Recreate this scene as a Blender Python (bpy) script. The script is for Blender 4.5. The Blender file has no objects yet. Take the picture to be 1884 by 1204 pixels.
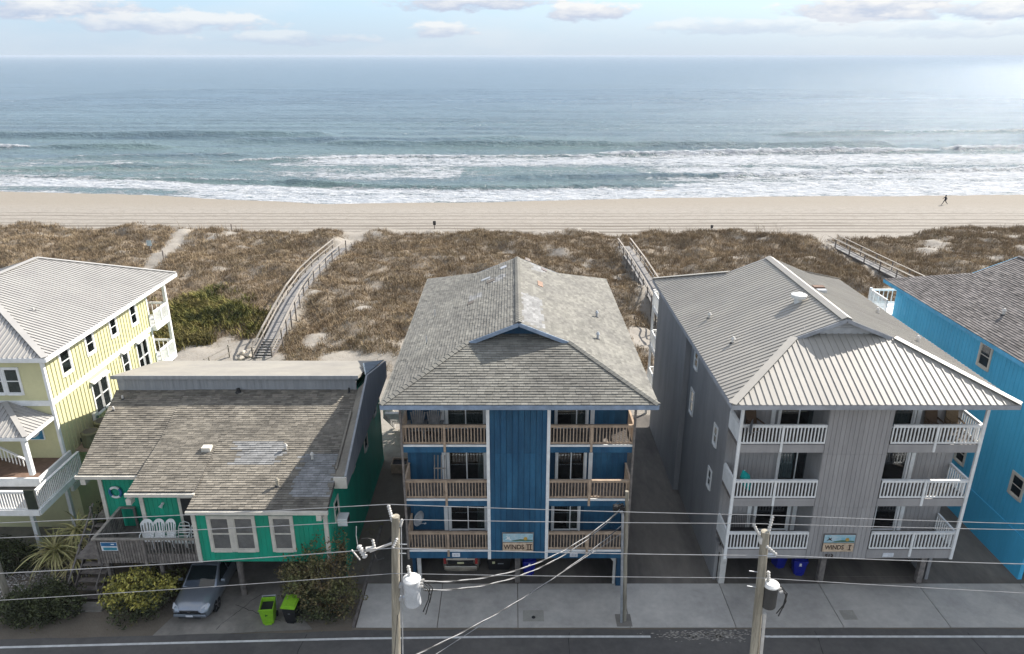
import bpy, bmesh, math, random
import numpy as np
from mathutils import Vector, Matrix
R = math.radians
random.seed(7); rng = np.random.default_rng(7)
sc = bpy.context.scene
COL = sc.collection

# ------------------------------------------------------------ camera
cd = bpy.data.cameras.new('camera'); cam = bpy.data.objects.new('camera', cd); COL.objects.link(cam)
cd.sensor_width = 36; cd.lens = 36*1332/1884; cd.clip_start = .2; cd.clip_end = 60000
cam.location = (0, 0, 24); cam.rotation_euler = (R(90-20.57), 0, 0)
sc.camera = cam
sc.view_settings.view_transform = 'Standard'; sc.view_settings.look = 'None'
sc.view_settings.gamma = 1; sc.view_settings.use_curve_mapping = False
sc.view_settings.exposure = 1.0
sc.cycles.max_bounces = 7; sc.cycles.diffuse_bounces = 3; sc.cycles.glossy_bounces = 3
sc.cycles.transmission_bounces = 4; sc.cycles.transparent_max_bounces = 12; sc.cycles.volume_bounces = 0

# ------------------------------------------------------------ light
SUN = Vector((1.5, 1.2, 1.4)).normalized()
SUN_EL = math.asin(SUN.z); SUN_AZ = math.atan2(SUN.x, SUN.y)
sd = bpy.data.lights.new('sun', 'SUN'); sun = bpy.data.objects.new('sun', sd); COL.objects.link(sun)
sd.energy = 4.9; sd.angle = R(.5); sd.color = (1, .94, .86)
sun.rotation_euler = SUN.to_track_quat('Z', 'Y').to_euler(); sun.location = (60, 50, 60)

W = bpy.data.worlds.new('World'); sc.world = W; W.use_nodes = True
def build_world():
    nt = W.node_tree; N = nt.nodes; L = nt.links
    for n in list(N): N.remove(n)
    out = N.new('ShaderNodeOutputWorld')
    sky = N.new('ShaderNodeTexSky'); sky.sky_type = 'NISHITA'; sky.sun_disc = False
    sky.sun_elevation = SUN_EL; sky.sun_rotation = SUN_AZ
    sky.air_density = 1.0; sky.dust_density = .5; sky.ozone_density = 1.5
    bg = N.new('ShaderNodeBackground'); bg.inputs[1].default_value = .15
    L.new(sky.outputs[0], bg.inputs[0])
    tc = N.new('ShaderNodeTexCoord'); sep = N.new('ShaderNodeSeparateXYZ'); L.new(tc.outputs['Generated'], sep.inputs[0])
    def M(op, a, b=None, c=None, clamp=False):
        m = N.new('ShaderNodeMath'); m.operation = op; m.use_clamp = clamp
        for i, v in enumerate((a, b, c)):
            if v is None: continue
            if isinstance(v, (int, float)): m.inputs[i].default_value = v
            else: L.new(v, m.inputs[i])
        return m.outputs[0]
    x, y, z = sep.outputs
    hyp = M('SQRT', M('ADD', M('MULTIPLY', x, x), M('MULTIPLY', y, y)))
    az = M('ARCTAN2', x, y); el = M('DIVIDE', z, M('MAXIMUM', hyp, .02))
    # cloud texture: noise over the direction, flattened towards the horizon
    mp = N.new('ShaderNodeMapping'); mp.inputs['Scale'].default_value = (1, 1, 3.2); L.new(tc.outputs['Generated'], mp.inputs[0])
    def noise(scale, det, rough):
        n = N.new('ShaderNodeTexNoise'); n.inputs['Scale'].default_value = scale; n.inputs['Detail'].default_value = det
        n.inputs['Roughness'].default_value = rough; L.new(mp.outputs[0], n.inputs['Vector']); return n.outputs[0]
    n1 = noise(20, 8, .62); n2 = noise(2.6, 5, .5); n3 = noise(5, 4, .6)
    nn = M('SUBTRACT', n1, .5)
    clouds = [(-.05,.064,.105,.0130,1.),(.096,.052,.062,.0105,1.),(-.088,.030,.040,.010,.8),(-.535,.050,.13,.014,.9),(-.42,.037,.12,.011,.75),
              (-.60,.066,.035,.012,1.),(-.27,.020,.10,.008,.45),(.435,.053,.095,.016,1.),(.565,.047,.12,.014,.9),(.22,.076,.09,.009,1.),
              (.32,.034,.14,.009,.5),(.50,.028,.16,.010,.4),(.80,.05,.13,.016,.8),(-.85,.05,.15,.014,.8)]
    tot = None; shade = None
    for (a0, e0, wa, we, op) in clouds:
        da = M('DIVIDE', M('SUBTRACT', az, a0), wa); de = M('DIVIDE', M('SUBTRACT', el, e0), we)
        e = M('SUBTRACT', 1.0, M('ADD', M('MULTIPLY', da, da), M('MULTIPLY', de, de)))
        e = M('ADD', M('MAXIMUM', e, -1.5), M('MULTIPLY', nn, 5.6))
        e = M('MULTIPLY', M('MULTIPLY', M('ADD', e, .35), 1.3, clamp=True), op)
        s = M('MULTIPLY', e, M('ADD', M('MULTIPLY', de, .75), M('ADD', .55, M('MULTIPLY', nn, 3.0)), clamp=True))
        tot = e if tot is None else M('MAXIMUM', tot, e)
        shade = s if shade is None else M('MAXIMUM', shade, s)
    # unseen upper clouds, cover raised to fill the shade; faint wisps elsewhere
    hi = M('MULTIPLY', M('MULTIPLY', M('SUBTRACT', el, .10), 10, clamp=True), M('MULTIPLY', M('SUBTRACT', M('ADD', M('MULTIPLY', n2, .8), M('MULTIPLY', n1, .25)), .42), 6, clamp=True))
    wisp = M('MULTIPLY', M('MULTIPLY', M('SUBTRACT', n3, .46), 2.2, clamp=True), .45)
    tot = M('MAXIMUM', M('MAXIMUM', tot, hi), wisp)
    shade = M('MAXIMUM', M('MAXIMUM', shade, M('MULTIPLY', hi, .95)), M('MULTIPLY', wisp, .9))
    ramp = N.new('ShaderNodeMix'); ramp.data_type = 'RGBA'
    L.new(M('DIVIDE', shade, M('MAXIMUM', tot, .02), clamp=True), ramp.inputs[0])
    ramp.inputs[6].default_value = (.275, .31, .39, 1); ramp.inputs[7].default_value = (.49, .485, .48, 1)
    cb = N.new('ShaderNodeBackground'); cb.inputs[1].default_value = 1.0; L.new(ramp.outputs[2], cb.inputs[0])
    mx = N.new('ShaderNodeMixShader'); L.new(M('MULTIPLY', tot, .92), mx.inputs[0])
    air = N.new('ShaderNodeBackground'); air.inputs[0].default_value = (.195, .295, .425, 1); air.inputs[1].default_value = 1
    low = N.new('ShaderNodeBackground'); low.inputs[0].default_value = (.305, .36, .42, 1); low.inputs[1].default_value = 1
    m2 = N.new('ShaderNodeMixShader'); L.new(M('POWER', 2.718, M('MULTIPLY', M('MAXIMUM', el, 0), -30)), m2.inputs[0]); L.new(air.outputs[0], m2.inputs[1]); L.new(low.outputs[0], m2.inputs[2])
    m1 = N.new('ShaderNodeMixShader'); L.new(M('MULTIPLY', M('POWER', 2.718, M('MULTIPLY', M('MAXIMUM', el, 0), -3)), .97), m1.inputs[0]); L.new(bg.outputs[0], m1.inputs[1]); L.new(m2.outputs[0], m1.inputs[2])
    L.new(m1.outputs[0], mx.inputs[1]); L.new(cb.outputs[0], mx.inputs[2])
    L.new(mx.outputs[0], out.inputs[0])
build_world()

# ------------------------------------------------------------ materials
MATS = {}
def mat(name, col, rough=.75, var=.18, scale=1.5, col2=None, bump=.0, bscale=30, metal=0, island=0, objr=0, stretch=(1,1,1), spec=.4, dirt=0, coat=0):
    if name in MATS: return MATS[name]
    m = bpy.data.materials.new(name); m.use_nodes = True; MATS[name] = m
    nt = m.node_tree; N = nt.nodes; L = nt.links; b = N['Principled BSDF']
    b.inputs['Roughness'].default_value = rough; b.inputs['Metallic'].default_value = metal
    b.inputs['Specular IOR Level'].default_value = spec
    if coat: b.inputs['Coat Weight'].default_value = coat
    g = N.new('ShaderNodeNewGeometry'); mp = N.new('ShaderNodeMapping'); mp.inputs['Scale'].default_value = stretch
    L.new(g.outputs['Position'], mp.inputs[0])
    def noise(s, d=4, r=.6):
        n = N.new('ShaderNodeTexNoise'); n.inputs['Scale'].default_value = s; n.inputs['Detail'].default_value = d
        n.inputs['Roughness'].default_value = r; L.new(mp.outputs[0], n.inputs[0]); return n.outputs[0]
    def M(op, a, bb):
        q = N.new('ShaderNodeMath'); q.operation = op
        for i, v in enumerate((a, bb)):
            if isinstance(v, (int, float)): q.inputs[i].default_value = v
            else: L.new(v, q.inputs[i])
        return q.outputs[0]
    c2 = col2 or tuple(c*.72 for c in col)
    mr = N.new('ShaderNodeMapRange'); mr.inputs[1].default_value = .38; mr.inputs[2].default_value = .62; L.new(noise(scale, 5, .65), mr.inputs[0])
    mix = N.new('ShaderNodeMix'); mix.data_type = 'RGBA'; L.new(mr.outputs[0], mix.inputs[0])
    mix.inputs[6].default_value = (*col, 1); mix.inputs[7].default_value = (*c2, 1)
    val = M('ADD', 1-var, M('MULTIPLY', noise(scale*9, 3, .7), 2*var))
    if island: val = M('MULTIPLY', val, M('ADD', 1-island, M('MULTIPLY', g.outputs['Random Per Island'], 2*island)))
    if objr:
        oi = N.new('ShaderNodeObjectInfo'); val = M('MULTIPLY', val, M('ADD', 1-objr, M('MULTIPLY', oi.outputs['Random'], 2*objr)))
    if dirt:
        dn = N.new('ShaderNodeMapRange'); dn.inputs[1].default_value = .5; dn.inputs[2].default_value = .75; dn.inputs[3].default_value = 1; dn.inputs[4].default_value = 1-dirt
        L.new(noise(scale*.33, 6, .7), dn.inputs[0]); val = M('MULTIPLY', val, dn.outputs[0])
    sc_ = N.new('ShaderNodeVectorMath'); sc_.operation = 'SCALE'; L.new(mix.outputs[2], sc_.inputs[0]); L.new(val, sc_.inputs[3])
    L.new(sc_.outputs[0], b.inputs['Base Color'])
    if bump:
        bp = N.new('ShaderNodeBump'); bp.inputs['Strength'].default_value = bump; bp.inputs['Distance'].default_value = .03
        L.new(noise(bscale, 3, .6), bp.inputs['Height']); L.new(bp.outputs[0], b.inputs['Normal'])
    return m
def glassmat(name, tint=(.55,.6,.6), refl=.08, tr=.8):
    m = bpy.data.materials.new(name); m.use_nodes = True; nt = m.node_tree; N = nt.nodes; L = nt.links
    for n in list(N): N.remove(n)
    o = N.new('ShaderNodeOutputMaterial'); t = N.new('ShaderNodeBsdfTransparent'); t.inputs[0].default_value = (*tint, 1)
    gl = N.new('ShaderNodeBsdfGlossy'); gl.inputs['Roughness'].default_value = .03; gl.inputs[0].default_value = (.9,.95,1,1)
    lw = N.new('ShaderNodeFresnel'); lw.inputs[0].default_value = 1.5; ge = N.new('ShaderNodeNewGeometry')
    mm = N.new('ShaderNodeMath'); mm.operation = 'MULTIPLY_ADD'; mm.use_clamp = True; mm.inputs[1].default_value = 1.3; mm.inputs[2].default_value = refl
    L.new(lw.outputs[0], mm.inputs[0]); mf = N.new('ShaderNodeMath'); mf.operation = 'SUBTRACT'; mf.inputs[0].default_value = 1; L.new(ge.outputs['Backfacing'], mf.inputs[1]); mq = N.new('ShaderNodeMath'); mq.operation = 'MULTIPLY'; L.new(mm.outputs[0], mq.inputs[0]); L.new(mf.outputs[0], mq.inputs[1])
    mx = N.new('ShaderNodeMixShader'); L.new(mq.outputs[0], mx.inputs[0]); L.new(t.outputs[0], mx.inputs[1]); L.new(gl.outputs[0], mx.inputs[2])
    L.new(mx.outputs[0], o.inputs[0]); return m

m_blue = mat('blue_paint', (.006,.042,.095), .6, .12, 1.2, (.009,.06,.12), bump=.15, bscale=60, stretch=(1,1,.25), dirt=.25)
m_blueb = mat('blue_board', (.010,.066,.135), .6, .25, 1.6, (.020,.10,.185), bump=.15, bscale=60, stretch=(1,1,.25), objr=.14)
m_grey = mat('grey_paint', (.29,.285,.282), .7, .12, 1.0, (.24,.237,.236), bump=.1, bscale=60, stretch=(1,1,.2), dirt=.12)
m_greyb = mat('grey_board', (.335,.32,.31), .7, .12, 1.3, (.285,.272,.265), stretch=(1,1,.2), objr=.05)
m_azure = mat('azure_paint', (.075,.47,.74), .6, .1, .8, (.065,.42,.67), bump=.1, bscale=60, stretch=(1,1,.2))
m_green = mat('green_paint', (.010,.34,.22), .55, .1, 1.5, (.012,.28,.18), bump=.1, bscale=60, stretch=(1,1,.25), dirt=.15)
m_greenb = mat('green_board', (.008,.30,.19), .55, .1, 1.5, (.010,.25,.155), stretch=(1,1,.25), objr=.1)
m_yellow = mat('yellow_paint', (.60,.57,.33), .6, .07, 1, (.54,.515,.30))
m_white = mat('white_trim', (.80,.80,.78), .5, .08, 2, (.68,.68,.66))
m_white2 = mat('weathered_white', (.60,.58,.54), .6, .1, 2.5, (.46,.44,.41))
m_cream = mat('cream_trim', (.62,.58,.50), .6, .08, 2, (.50,.47,.41))
m_wood = mat('tan_deck_wood', (.44,.33,.235), .8, .2, 3, (.31,.23,.165), objr=.12)
m_greywood = mat('grey_weathered_wood', (.21,.185,.165), .85, .25, 4, (.12,.105,.095), objr=.2)
m_palewood = mat('sun_bleached_wood', (.31,.28,.24), .85, .2, 4, (.22,.198,.172), objr=.16)
m_pole = mat('pole_wood', (.38,.345,.275), .85, .4, 5, (.20,.18,.14), stretch=(1,1,.08), bump=.4, bscale=25)
m_shin_b = mat('grey_shingle', (.205,.198,.172), .92, .25, .55, (.158,.152,.135), island=.2, bump=.3, bscale=80, dirt=.25)
m_shin_g = mat('brown_grey_shingle', (.225,.203,.166), .92, .25, .6, (.155,.14,.116), island=.3, bump=.3, bscale=80, dirt=.3)
m_shin_a = mat('dark_brown_shingle', (.165,.15,.142), .92, .22, .6, (.125,.114,.108), island=.35, bump=.3, bscale=80)
m_shin_new = mat('pale_patch_shingle', (.26,.26,.255), .9, .25, 2, (.19,.19,.185), island=.2)
m_deckroof = mat('roof_underlay', (.10,.095,.09), .95)
m_metal = mat('light_metal_roof', (.34,.318,.278), .55, .08, .7, (.30,.283,.252), metal=.0, objr=.05, dirt=.12, spec=.5)
m_metal_y = mat('grey_metal_roof', (.36,.348,.325), .55, .07, .7, (.32,.308,.29), metal=.0, island=.05, spec=.5)
m_flat = mat('cream_roof_membrane', (.28,.262,.225), .8, .08, .5, (.235,.22,.195), dirt=.15)
m_mansard = mat('grey_blue_panel', (.30,.31,.32), .8, .12, 2, (.24,.25,.26), stretch=(3,3,.2))
m_concrete = mat('apron_concrete', (.46,.44,.40), .9, .18, .4, (.36,.345,.318), objr=.06, bump=.2, bscale=50, dirt=.32)
m_asphalt = mat('road_asphalt', (.115,.108,.10), .88, .25, .35, (.085,.081,.077), bump=.35, bscale=60, dirt=.15)
m_asph2 = mat('driveway_asphalt', (.19,.17,.145), .9, .25, .3, (.080,.072,.064), bump=.3, bscale=50, stretch=(1,.35,1), dirt=.3)
m_drive = mat('driveway_concrete', (.26,.24,.21), .9, .2, .45, (.16,.15,.132), bump=.3, bscale=40, dirt=.3)
m_paint = mat('road_paint', (.62,.62,.60), .7, .12, 3, (.48,.48,.46))
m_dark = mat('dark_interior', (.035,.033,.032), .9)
m_curtain = mat('curtain', (.48,.47,.44), .9, .1, 2, (.34,.33,.31), stretch=(14,14,.2))
m_black = mat('black_plastic', (.018,.018,.02), .5)
m_lime = mat('lime_plastic', (.23,.47,.02), .5, .15, 6, (.18,.38,.02))
m_binblue = mat('blue_plastic', (.012,.02,.26), .4, .06, 3)
m_silver = mat('silver_car_paint', (.25,.28,.32), .28, .03, 2, (.23,.26,.30), metal=.55, coat=.6)
m_beige = mat('beige_car_paint', (.42,.37,.30), .3, .03, 2, metal=.4, coat=.5)
m_tyre = mat('tyre_rubber', (.02,.02,.02), .85)
m_rim = mat('alloy_rim', (.4,.4,.42), .3, metal=.9)
m_chrome = mat('chrome', (.7,.7,.72), .15, metal=1, var=.02)
m_lens = mat('clear_lens', (.42,.45,.48), .1, .05, 8, (.30,.32,.35), coat=1)
m_red = mat('red_lens', (.35,.015,.015), .2, coat=1)
m_lid = mat('transformer_white', (.72,.72,.70), .5, .08, 5, (.55,.55,.53))
m_tank = mat('transformer_grey', (.50,.52,.54), .5, .08, 5, (.40,.42,.44))
m_tankdark = mat('transformer_dark', (.05,.05,.05), .6)
m_porcelain = mat('insulator_porcelain', (.62,.60,.56), .3)
m_wire = mat('overhead_wire', (.33,.33,.33), .55, .1, 3)
m_cable = mat('black_cable', (.03,.03,.03), .6)
m_galv = mat('galvanised_pipe', (.46,.48,.50), .45, .1, 3, metal=.4)
m_brownwicker = mat('brown_wicker', (.12,.075,.045), .8, .3, 25)
m_teal = mat('teal_cloth', (.01,.35,.32), .8)
m_skirt = mat('dark_green_trim', (.035,.045,.03), .8)
m_leaf_d = mat('dark_foliage', (.065,.075,.028), .8, .3, 1.2, (.035,.040,.018), island=.6)
m_leaf_b = mat('brown_green_foliage', (.115,.125,.045), .8, .3, 1.2, (.15,.105,.05), island=.6)
m_leaf_y = mat('yellow_green_foliage', (.48,.42,.09), .7, .3, 3.0, (.12,.13,.035), island=.5)
m_yucca = mat('yucca_leaf', (.34,.33,.13), .6, .2, 2, (.45,.39,.19), objr=.4)
m_stem = mat('shrub_stem', (.11,.085,.06), .9)
m_scrub = mat('olive_scrub', (.12,.125,.035), .85, .3, .35, (.06,.072,.024), island=.5)
m_pic = mat('painted_sky_panel', (.20,.42,.50), .6, .1, 4, (.45,.55,.58))
m_signwood = mat('tan_sign_board', (.62,.47,.33), .7, .06, 5)
m_letter = mat('dark_lettering', (.05,.028,.02), .6)
m_orange = mat('orange_sign_paint', (.55,.35,.08), .6)
m_board_label = mat('white_sign_board', (.70,.72,.75), .5)
m_signblue = mat('blue_sign_paint', (.03,.15,.32), .5)
m_cloth_dark = mat('dark_clothing', (.012,.014,.022), .9)
m_skin = mat('skin', (.35,.2,.13), .6)
m_shell = mat('shell_gravel', (.42,.40,.37), .9, .2, 6, (.26,.24,.22), island=.5)
m_rust = mat('brown_deck_boards', (.20,.13,.095), .9, .1, 5)
m_glass = glassmat('window_glass'); m_cglass = glassmat('car_glass', (.10,.13,.13), .06)
m_screen = glassmat('window_screen', (.88,.88,.88), .0)

# ------------------------------------------------------------ mesh helpers
class MB:
    def __init__(s): s.v = []; s.f = []; s.mi = []; s.cur = 0
    def add(s, vs, fs):
        o = len(s.v); s.v += [tuple(p) for p in vs]; s.f += [tuple(i+o for i in q) for q in fs]; s.mi += [s.cur]*len(fs); return s
    def box(s, x0, x1, y0, y1, z0, z1):
        return s.add([(x0,y0,z0),(x1,y0,z0),(x1,y1,z0),(x0,y1,z0),(x0,y0,z1),(x1,y0,z1),(x1,y1,z1),(x0,y1,z1)],
                     [(3,2,1,0),(4,5,6,7),(0,1,5,4),(1,2,6,5),(2,3,7,6),(3,0,4,7)])
    def bar(s, p, q, w, h, up=(0,0,1)):
        p = Vector(p); q = Vector(q); d = (q-p).normalized(); u = Vector(up)
        r = d.cross(u)
        if r.length < 1e-4: r = d.cross(Vector((0,1,0)))
        r.normalize(); u = r.cross(d).normalized(); a = r*w/2; b = u*h/2
        vs = [p-a-b, p+a-b, p+a+b, p-a+b, q-a-b, q+a-b, q+a+b, q-a+b]
        return s.add(vs, [(0,1,2,3),(7,6,5,4),(4,5,1,0),(5,6,2,1),(6,7,3,2),(7,4,0,3)])
    def tube(s, pts, r, n=6, r1=None, cap=True):
        pts = [Vector(p) for p in pts]; k = len(pts); o = len(s.v); prev = None
        for i, p in enumerate(pts):
            d = (pts[min(i+1,k-1)]-pts[max(i-1,0)]).normalized()
            a = prev if prev is not None else (Vector((0,0,1)) if abs(d.z) < .9 else Vector((1,0,0)))
            a = (a-d*a.dot(d)).normalized(); b = d.cross(a); prev = a
            rr = r if r1 is None else r+(r1-r)*i/(k-1)
            if isinstance(r, (list, tuple)): rr = r[i]
            for j in range(n):
                t = 2*math.pi*j/n; s.v.append(tuple(p+a*rr*math.cos(t)+b*rr*math.sin(t)))
        for i in range(k-1):
            for j in range(n):
                s.f.append((o+i*n+j, o+i*n+(j+1)%n, o+(i+1)*n+(j+1)%n, o+(i+1)*n+j)); s.mi.append(s.cur)
        if cap:
            s.f.append(tuple(o+j for j in reversed(range(n)))); s.mi.append(s.cur)
            s.f.append(tuple(o+(k-1)*n+j for j in range(n))); s.mi.append(s.cur)
        return s
    def prism(s, poly, vec):
        k = len(poly); v = Vector(vec); top = [Vector(p) for p in poly]; bot = [p+v for p in top]
        nrm = Vector((0,0,0))
        for i in range(k): nrm += top[i].cross(top[(i+1)%k])
        if nrm.dot(v) > 0: top.reverse(); bot.reverse()
        fs = [tuple(range(k)), tuple(reversed(range(k, 2*k)))]+[(i, i+k, (i+1)%k+k, (i+1)%k) for i in range(k)]
        return s.add(top+bot, fs)
    def mesh(s, name, *mats):
        me = bpy.data.meshes.new(name); me.from_pydata(s.v, [], s.f)
        for m in mats: me.materials.append(m)
        if len(mats) > 1: me.polygons.foreach_set('material_index', s.mi)
        me.update(); return me
    def build(s, name, m, parent=None, smooth=False, label=None, kind=None, bevel=0):
        ms = m if isinstance(m, (list, tuple)) else [m]
        me = s.mesh(name, *ms)
        if smooth: me.shade_smooth()
        o = link(name, me, parent, label=label, kind=kind)
        if bevel:
            b = o.modifiers.new('bevel', 'BEVEL'); b.width = bevel; b.segments = 2; b.limit_method = 'ANGLE'
        return o
WL = {}
def link(name, data, parent=None, loc=(0,0,0), rot=None, scale=None, label=None, kind=None):
    """data built in world coordinates (loc is a world offset); parent is unrotated"""
    o = bpy.data.objects.new(name, data); COL.objects.link(o)
    w = Vector(loc)
    if parent is not None:
        o.parent = parent; o.location = w-WL[parent.name]
    else: o.location = w
    WL[o.name] = w
    if rot: o.rotation_euler = rot
    if scale: o.scale = scale
    if label: o['label'] = label
    if kind: o['kind'] = kind
    return o
def thing(name, loc, label, cat, group=None):
    o = link(name, None, None, loc); o.empty_display_size = .3
    o['label'] = label; o['category'] = cat
    if group: o['group'] = group
    return o
def tag(o, label, cat, group=None):
    o['label'] = label; o['category'] = cat
    if group: o['group'] = group
    return o
def kids(o): return [c for c in bpy.data.objects if c.parent == o]
CH = {}
def copy_tree(src, loc=None, rotz=None, label=None, group=None, parent=None):
    c = src.copy(); COL.objects.link(c); c.parent = parent
    if loc is not None: c.location = loc
    if rotz is not None: c.rotation_euler.z = rotz
    if label: c['label'] = label
    if group: c['group'] = group
    for ch in kids(src): copy_tree(ch, parent=c)
    return c
def place(o, loc, rotz=0): o.location = loc; o.rotation_euler.z = rotz; return o
def text_mesh(body, size, depth, name, m, parent, loc, rot, sx=1):
    cu = bpy.data.curves.new('tmp', 'FONT'); cu.body = body; cu.size = size; cu.extrude = depth; cu.align_x = 'CENTER'; cu.align_y = 'CENTER'; cu.offset = size*.012
    t = bpy.data.objects.new('tmp', cu); COL.objects.link(t)
    dg = bpy.context.evaluated_depsgraph_get(); me = bpy.data.meshes.new_from_object(t.evaluated_get(dg))
    bpy.data.objects.remove(t); me.materials.clear(); me.materials.append(m)
    return link(name, me, parent, loc, rot, (sx,1,1))
def unit_box(): 
    me = MB().box(-.5,.5,-.5,.5,0,1); return me

def clip(poly, ax, val, keep_gt):
    out = []; n = len(poly)
    for i in range(n):
        a = poly[i]; b = poly[(i+1)%n]; da = a[ax]-val; db = b[ax]-val
        if not keep_gt: da, db = -da, -db
        if da >= 0: out.append(a)
        if (da >= 0) != (db >= 0):
            t = da/(da-db); out.append((a[0]+(b[0]-a[0])*t, a[1]+(b[1]-a[1])*t))
    return out
def clip_convex(sub, poly):
    # poly counter-clockwise
    out = sub; n = len(poly)
    for i in range(n):
        a = poly[i]; b = poly[(i+1)%n]; ex = b[0]-a[0]; ey = b[1]-a[1]; inp = out; out = []
        k = len(inp)
        if k == 0: return []
        for j in range(k):
            p = inp[j]; q = inp[(j+1)%k]
            dp = ex*(p[1]-a[1])-ey*(p[0]-a[0]); dq = ex*(q[1]-a[1])-ey*(q[0]-a[0])
            if dp >= -1e-9: out.append(p)
            if (dp >= -1e-9) != (dq >= -1e-9):
                t = dp/(dp-dq); out.append((p[0]+(q[0]-p[0])*t, p[1]+(q[1]-p[1])*t))
    return out
def frame(poly, e):
    """poly 3D planar; e = eave direction. returns origin,e,s,n and 2D ccw polygon; s points up the slope"""
    P = [Vector(p) for p in poly]; e = Vector(e).normalized(); nrm = Vector((0,0,0))
    for i in range(len(P)): nrm += (P[i]-P[0]).cross(P[(i+1)%len(P)]-P[0])
    nrm.normalize()
    if nrm.z < 0: nrm = -nrm
    s = nrm.cross(e).normalized()
    if s.z < 0: s = -s; 
    o = P[0]
    q = [((p-o).dot(e), (p-o).dot(s)) for p in P]
    area = sum(q[i][0]*q[(i+1)%len(q)][1]-q[(i+1)%len(q)][0]*q[i][1] for i in range(len(q)))
    if area < 0: q.reverse()
    return o, e, s, nrm, q
def shingle_plane(poly, e, m, parent, roof_name='roof_slope', expo=.15, tw=.32, lift=.03, patches=(), thick=.12, m_under=None, subs=None):
    o, e, s, n, q = frame(poly, e)
    base = MB().prism([tuple(Vector(p)) for p in poly], tuple(-n*thick)).build(roof_name, m_under or m_deckroof, parent)
    def to2(pl):
        z = [((Vector(p)-o).dot(e), (Vector(p)-o).dot(s)) for p in pl]
        if sum(z[i][0]*z[(i+1)%len(z)][1]-z[(i+1)%len(z)][0]*z[i][1] for i in range(len(z))) < 0: z.reverse()
        return z
    qs = [to2(pl) for pl in subs] if subs else [q]
    mb = MB(); mp = MB()
    y0 = min(p[1] for p in q); y1 = max(p[1] for p in q); x0 = min(p[0] for p in q); x1 = max(p[0] for p in q)
    row = 0; y = y0
    while y < y1:
        x = x0-random.random()*tw
        while x < x1:
            w = tw*random.uniform(.75, 1.25)
            t = [(x+.004, y), (x+w-.004, y), (x+w-.004, y+expo+.012), (x+.004, y+expo+.012)]
            for qq in qs:
                c = clip_convex(t, qq)
                if len(c) >= 3:
                    cx = x+w/2; wp = o+e*cx+s*y; tgt = mb
                    for (pc, rx, ry) in patches:
                        if abs(wp.x-pc[0]) < rx*random.uniform(.75,1.1) and abs(wp.y-pc[1]) < ry: tgt = mp
                    lf = lift*random.uniform(.7, 1.3)
                    f = [min(max((p[1]-y)/(expo+.012), 0), 1) for p in c]
                    top = [o+e*p[0]+s*p[1]+n*(.004+lf*(1-k)) for p, k in zip(c, f)]
                    k = len(top); vs = top[:]; fs = [tuple(range(k))]
                    # front lip on the lowest edge
                    for j in range(k):
                        if f[j] < .02 and f[(j+1)%k] < .02:
                            a = top[j]-n*(lf+.02); b = top[(j+1)%k]-n*(lf+.02); i0 = len(vs); vs += [a, b]; fs.append((j, i0, i0+1, (j+1)%k))
                    tgt.add(vs, fs)
            x += w
        y += expo; row += 1
    mb.build('shingles', m, base, kind='stuff')
    if mp.v: mp.build('repair_shingles', m_shin_new, base, kind='stuff', label='pale newer shingles patched into the old roof')
    return base
def metal_plane(poly, e, m, parent, roof_name='roof_slope', sp=.29, stuff=False, thick=.1, rib=.032):
    o, e, s, n, q = frame(poly, e)
    base = MB().prism([tuple(Vector(p)-n*.015) for p in poly], tuple(-n*thick)).build(roof_name, m_metal if m is m_metal else m, parent)
    x0 = min(p[0] for p in q); x1 = max(p[0] for p in q); x = x0; all_ = MB()
    while x < x1-.02:
        c = clip(clip(q, 0, x, True), 0, min(x+sp, x1), False)
        if len(c) >= 3:
            mb = all_ if stuff else MB()
            mb.prism([o+e*p[0]+s*p[1]+n*.012 for p in c], -n*.02)
            r = clip(clip(q, 0, x, True), 0, min(x+.05, x1), False)
            if len(r) >= 3: mb.prism([o+e*p[0]+s*p[1]+n*(.012+rib) for p in r], -n*(rib-.001))
            if not stuff: mb.build('roof_panel', m, base)
        x += sp
    if stuff: all_.build('roof_panels', m, base, kind='stuff')
    return base
def caps(p, q, parent, m, sp=.22, w=.26):
    p = Vector(p); q = Vector(q); L_ = (q-p).length; k = max(1, int(L_/sp)); d = (q-p)/k
    mb = MB(); dn = d.normalized(); r = dn.cross(Vector((0,0,1))).normalized(); u = r.cross(dn)
    if u.z < 0: u = -u
    a = [-r*w/2-u*.03, Vector((0,0,0))+u*.035, r*w/2-u*.03]; b = [v+dn*(sp*1.12)-u*.02 for v in a]
    vs = a+b+[v-u*.03 for v in a]
    me = MB().add(vs, [(0,1,4,3),(1,2,5,4),(6,7,1,0),(7,8,2,1)]).mesh('ridge_cap', m)
    for i in range(k): link('ridge_cap', me, parent, p+d*i+Vector((0,0,.03)))
def boards(parent, p0, p1, z0, z1, sp, m, parts=True, name='siding_board', gap=.014, t=.02, nrm=None):
    """vertical boards on a wall between plan points p0->p1; boards stand proud of the wall along nrm"""
    a = Vector((*p0, 0)); b = Vector((*p1, 0)); L_ = (b-a).length; d = (b-a)/L_; k = max(1, round(L_/sp)); w = L_/k
    n = Vector((*nrm, 0)); me = None; mb = MB()
    if parts:
        vs = MB().bar(d*(gap/2)+n*t/2+Vector((0,0,(z1-z0)/2)), d*(w-gap/2)+n*t/2+Vector((0,0,(z1-z0)/2)), t, z1-z0)
        me = vs.mesh(name, m)
        for i in range(k): link(name, me, parent, a+d*w*i+Vector((0,0,z0)))
    else:
        for i in range(k):
            q = a+d*w*i+Vector((0,0,(z0+z1)/2)); mb.bar(q+d*gap/2+n*t/2, q+d*(w-gap/2)+n*t/2, t, z1-z0)
        mb.build(name+'s', m, parent, kind='stuff')
BAL = {}
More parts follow.
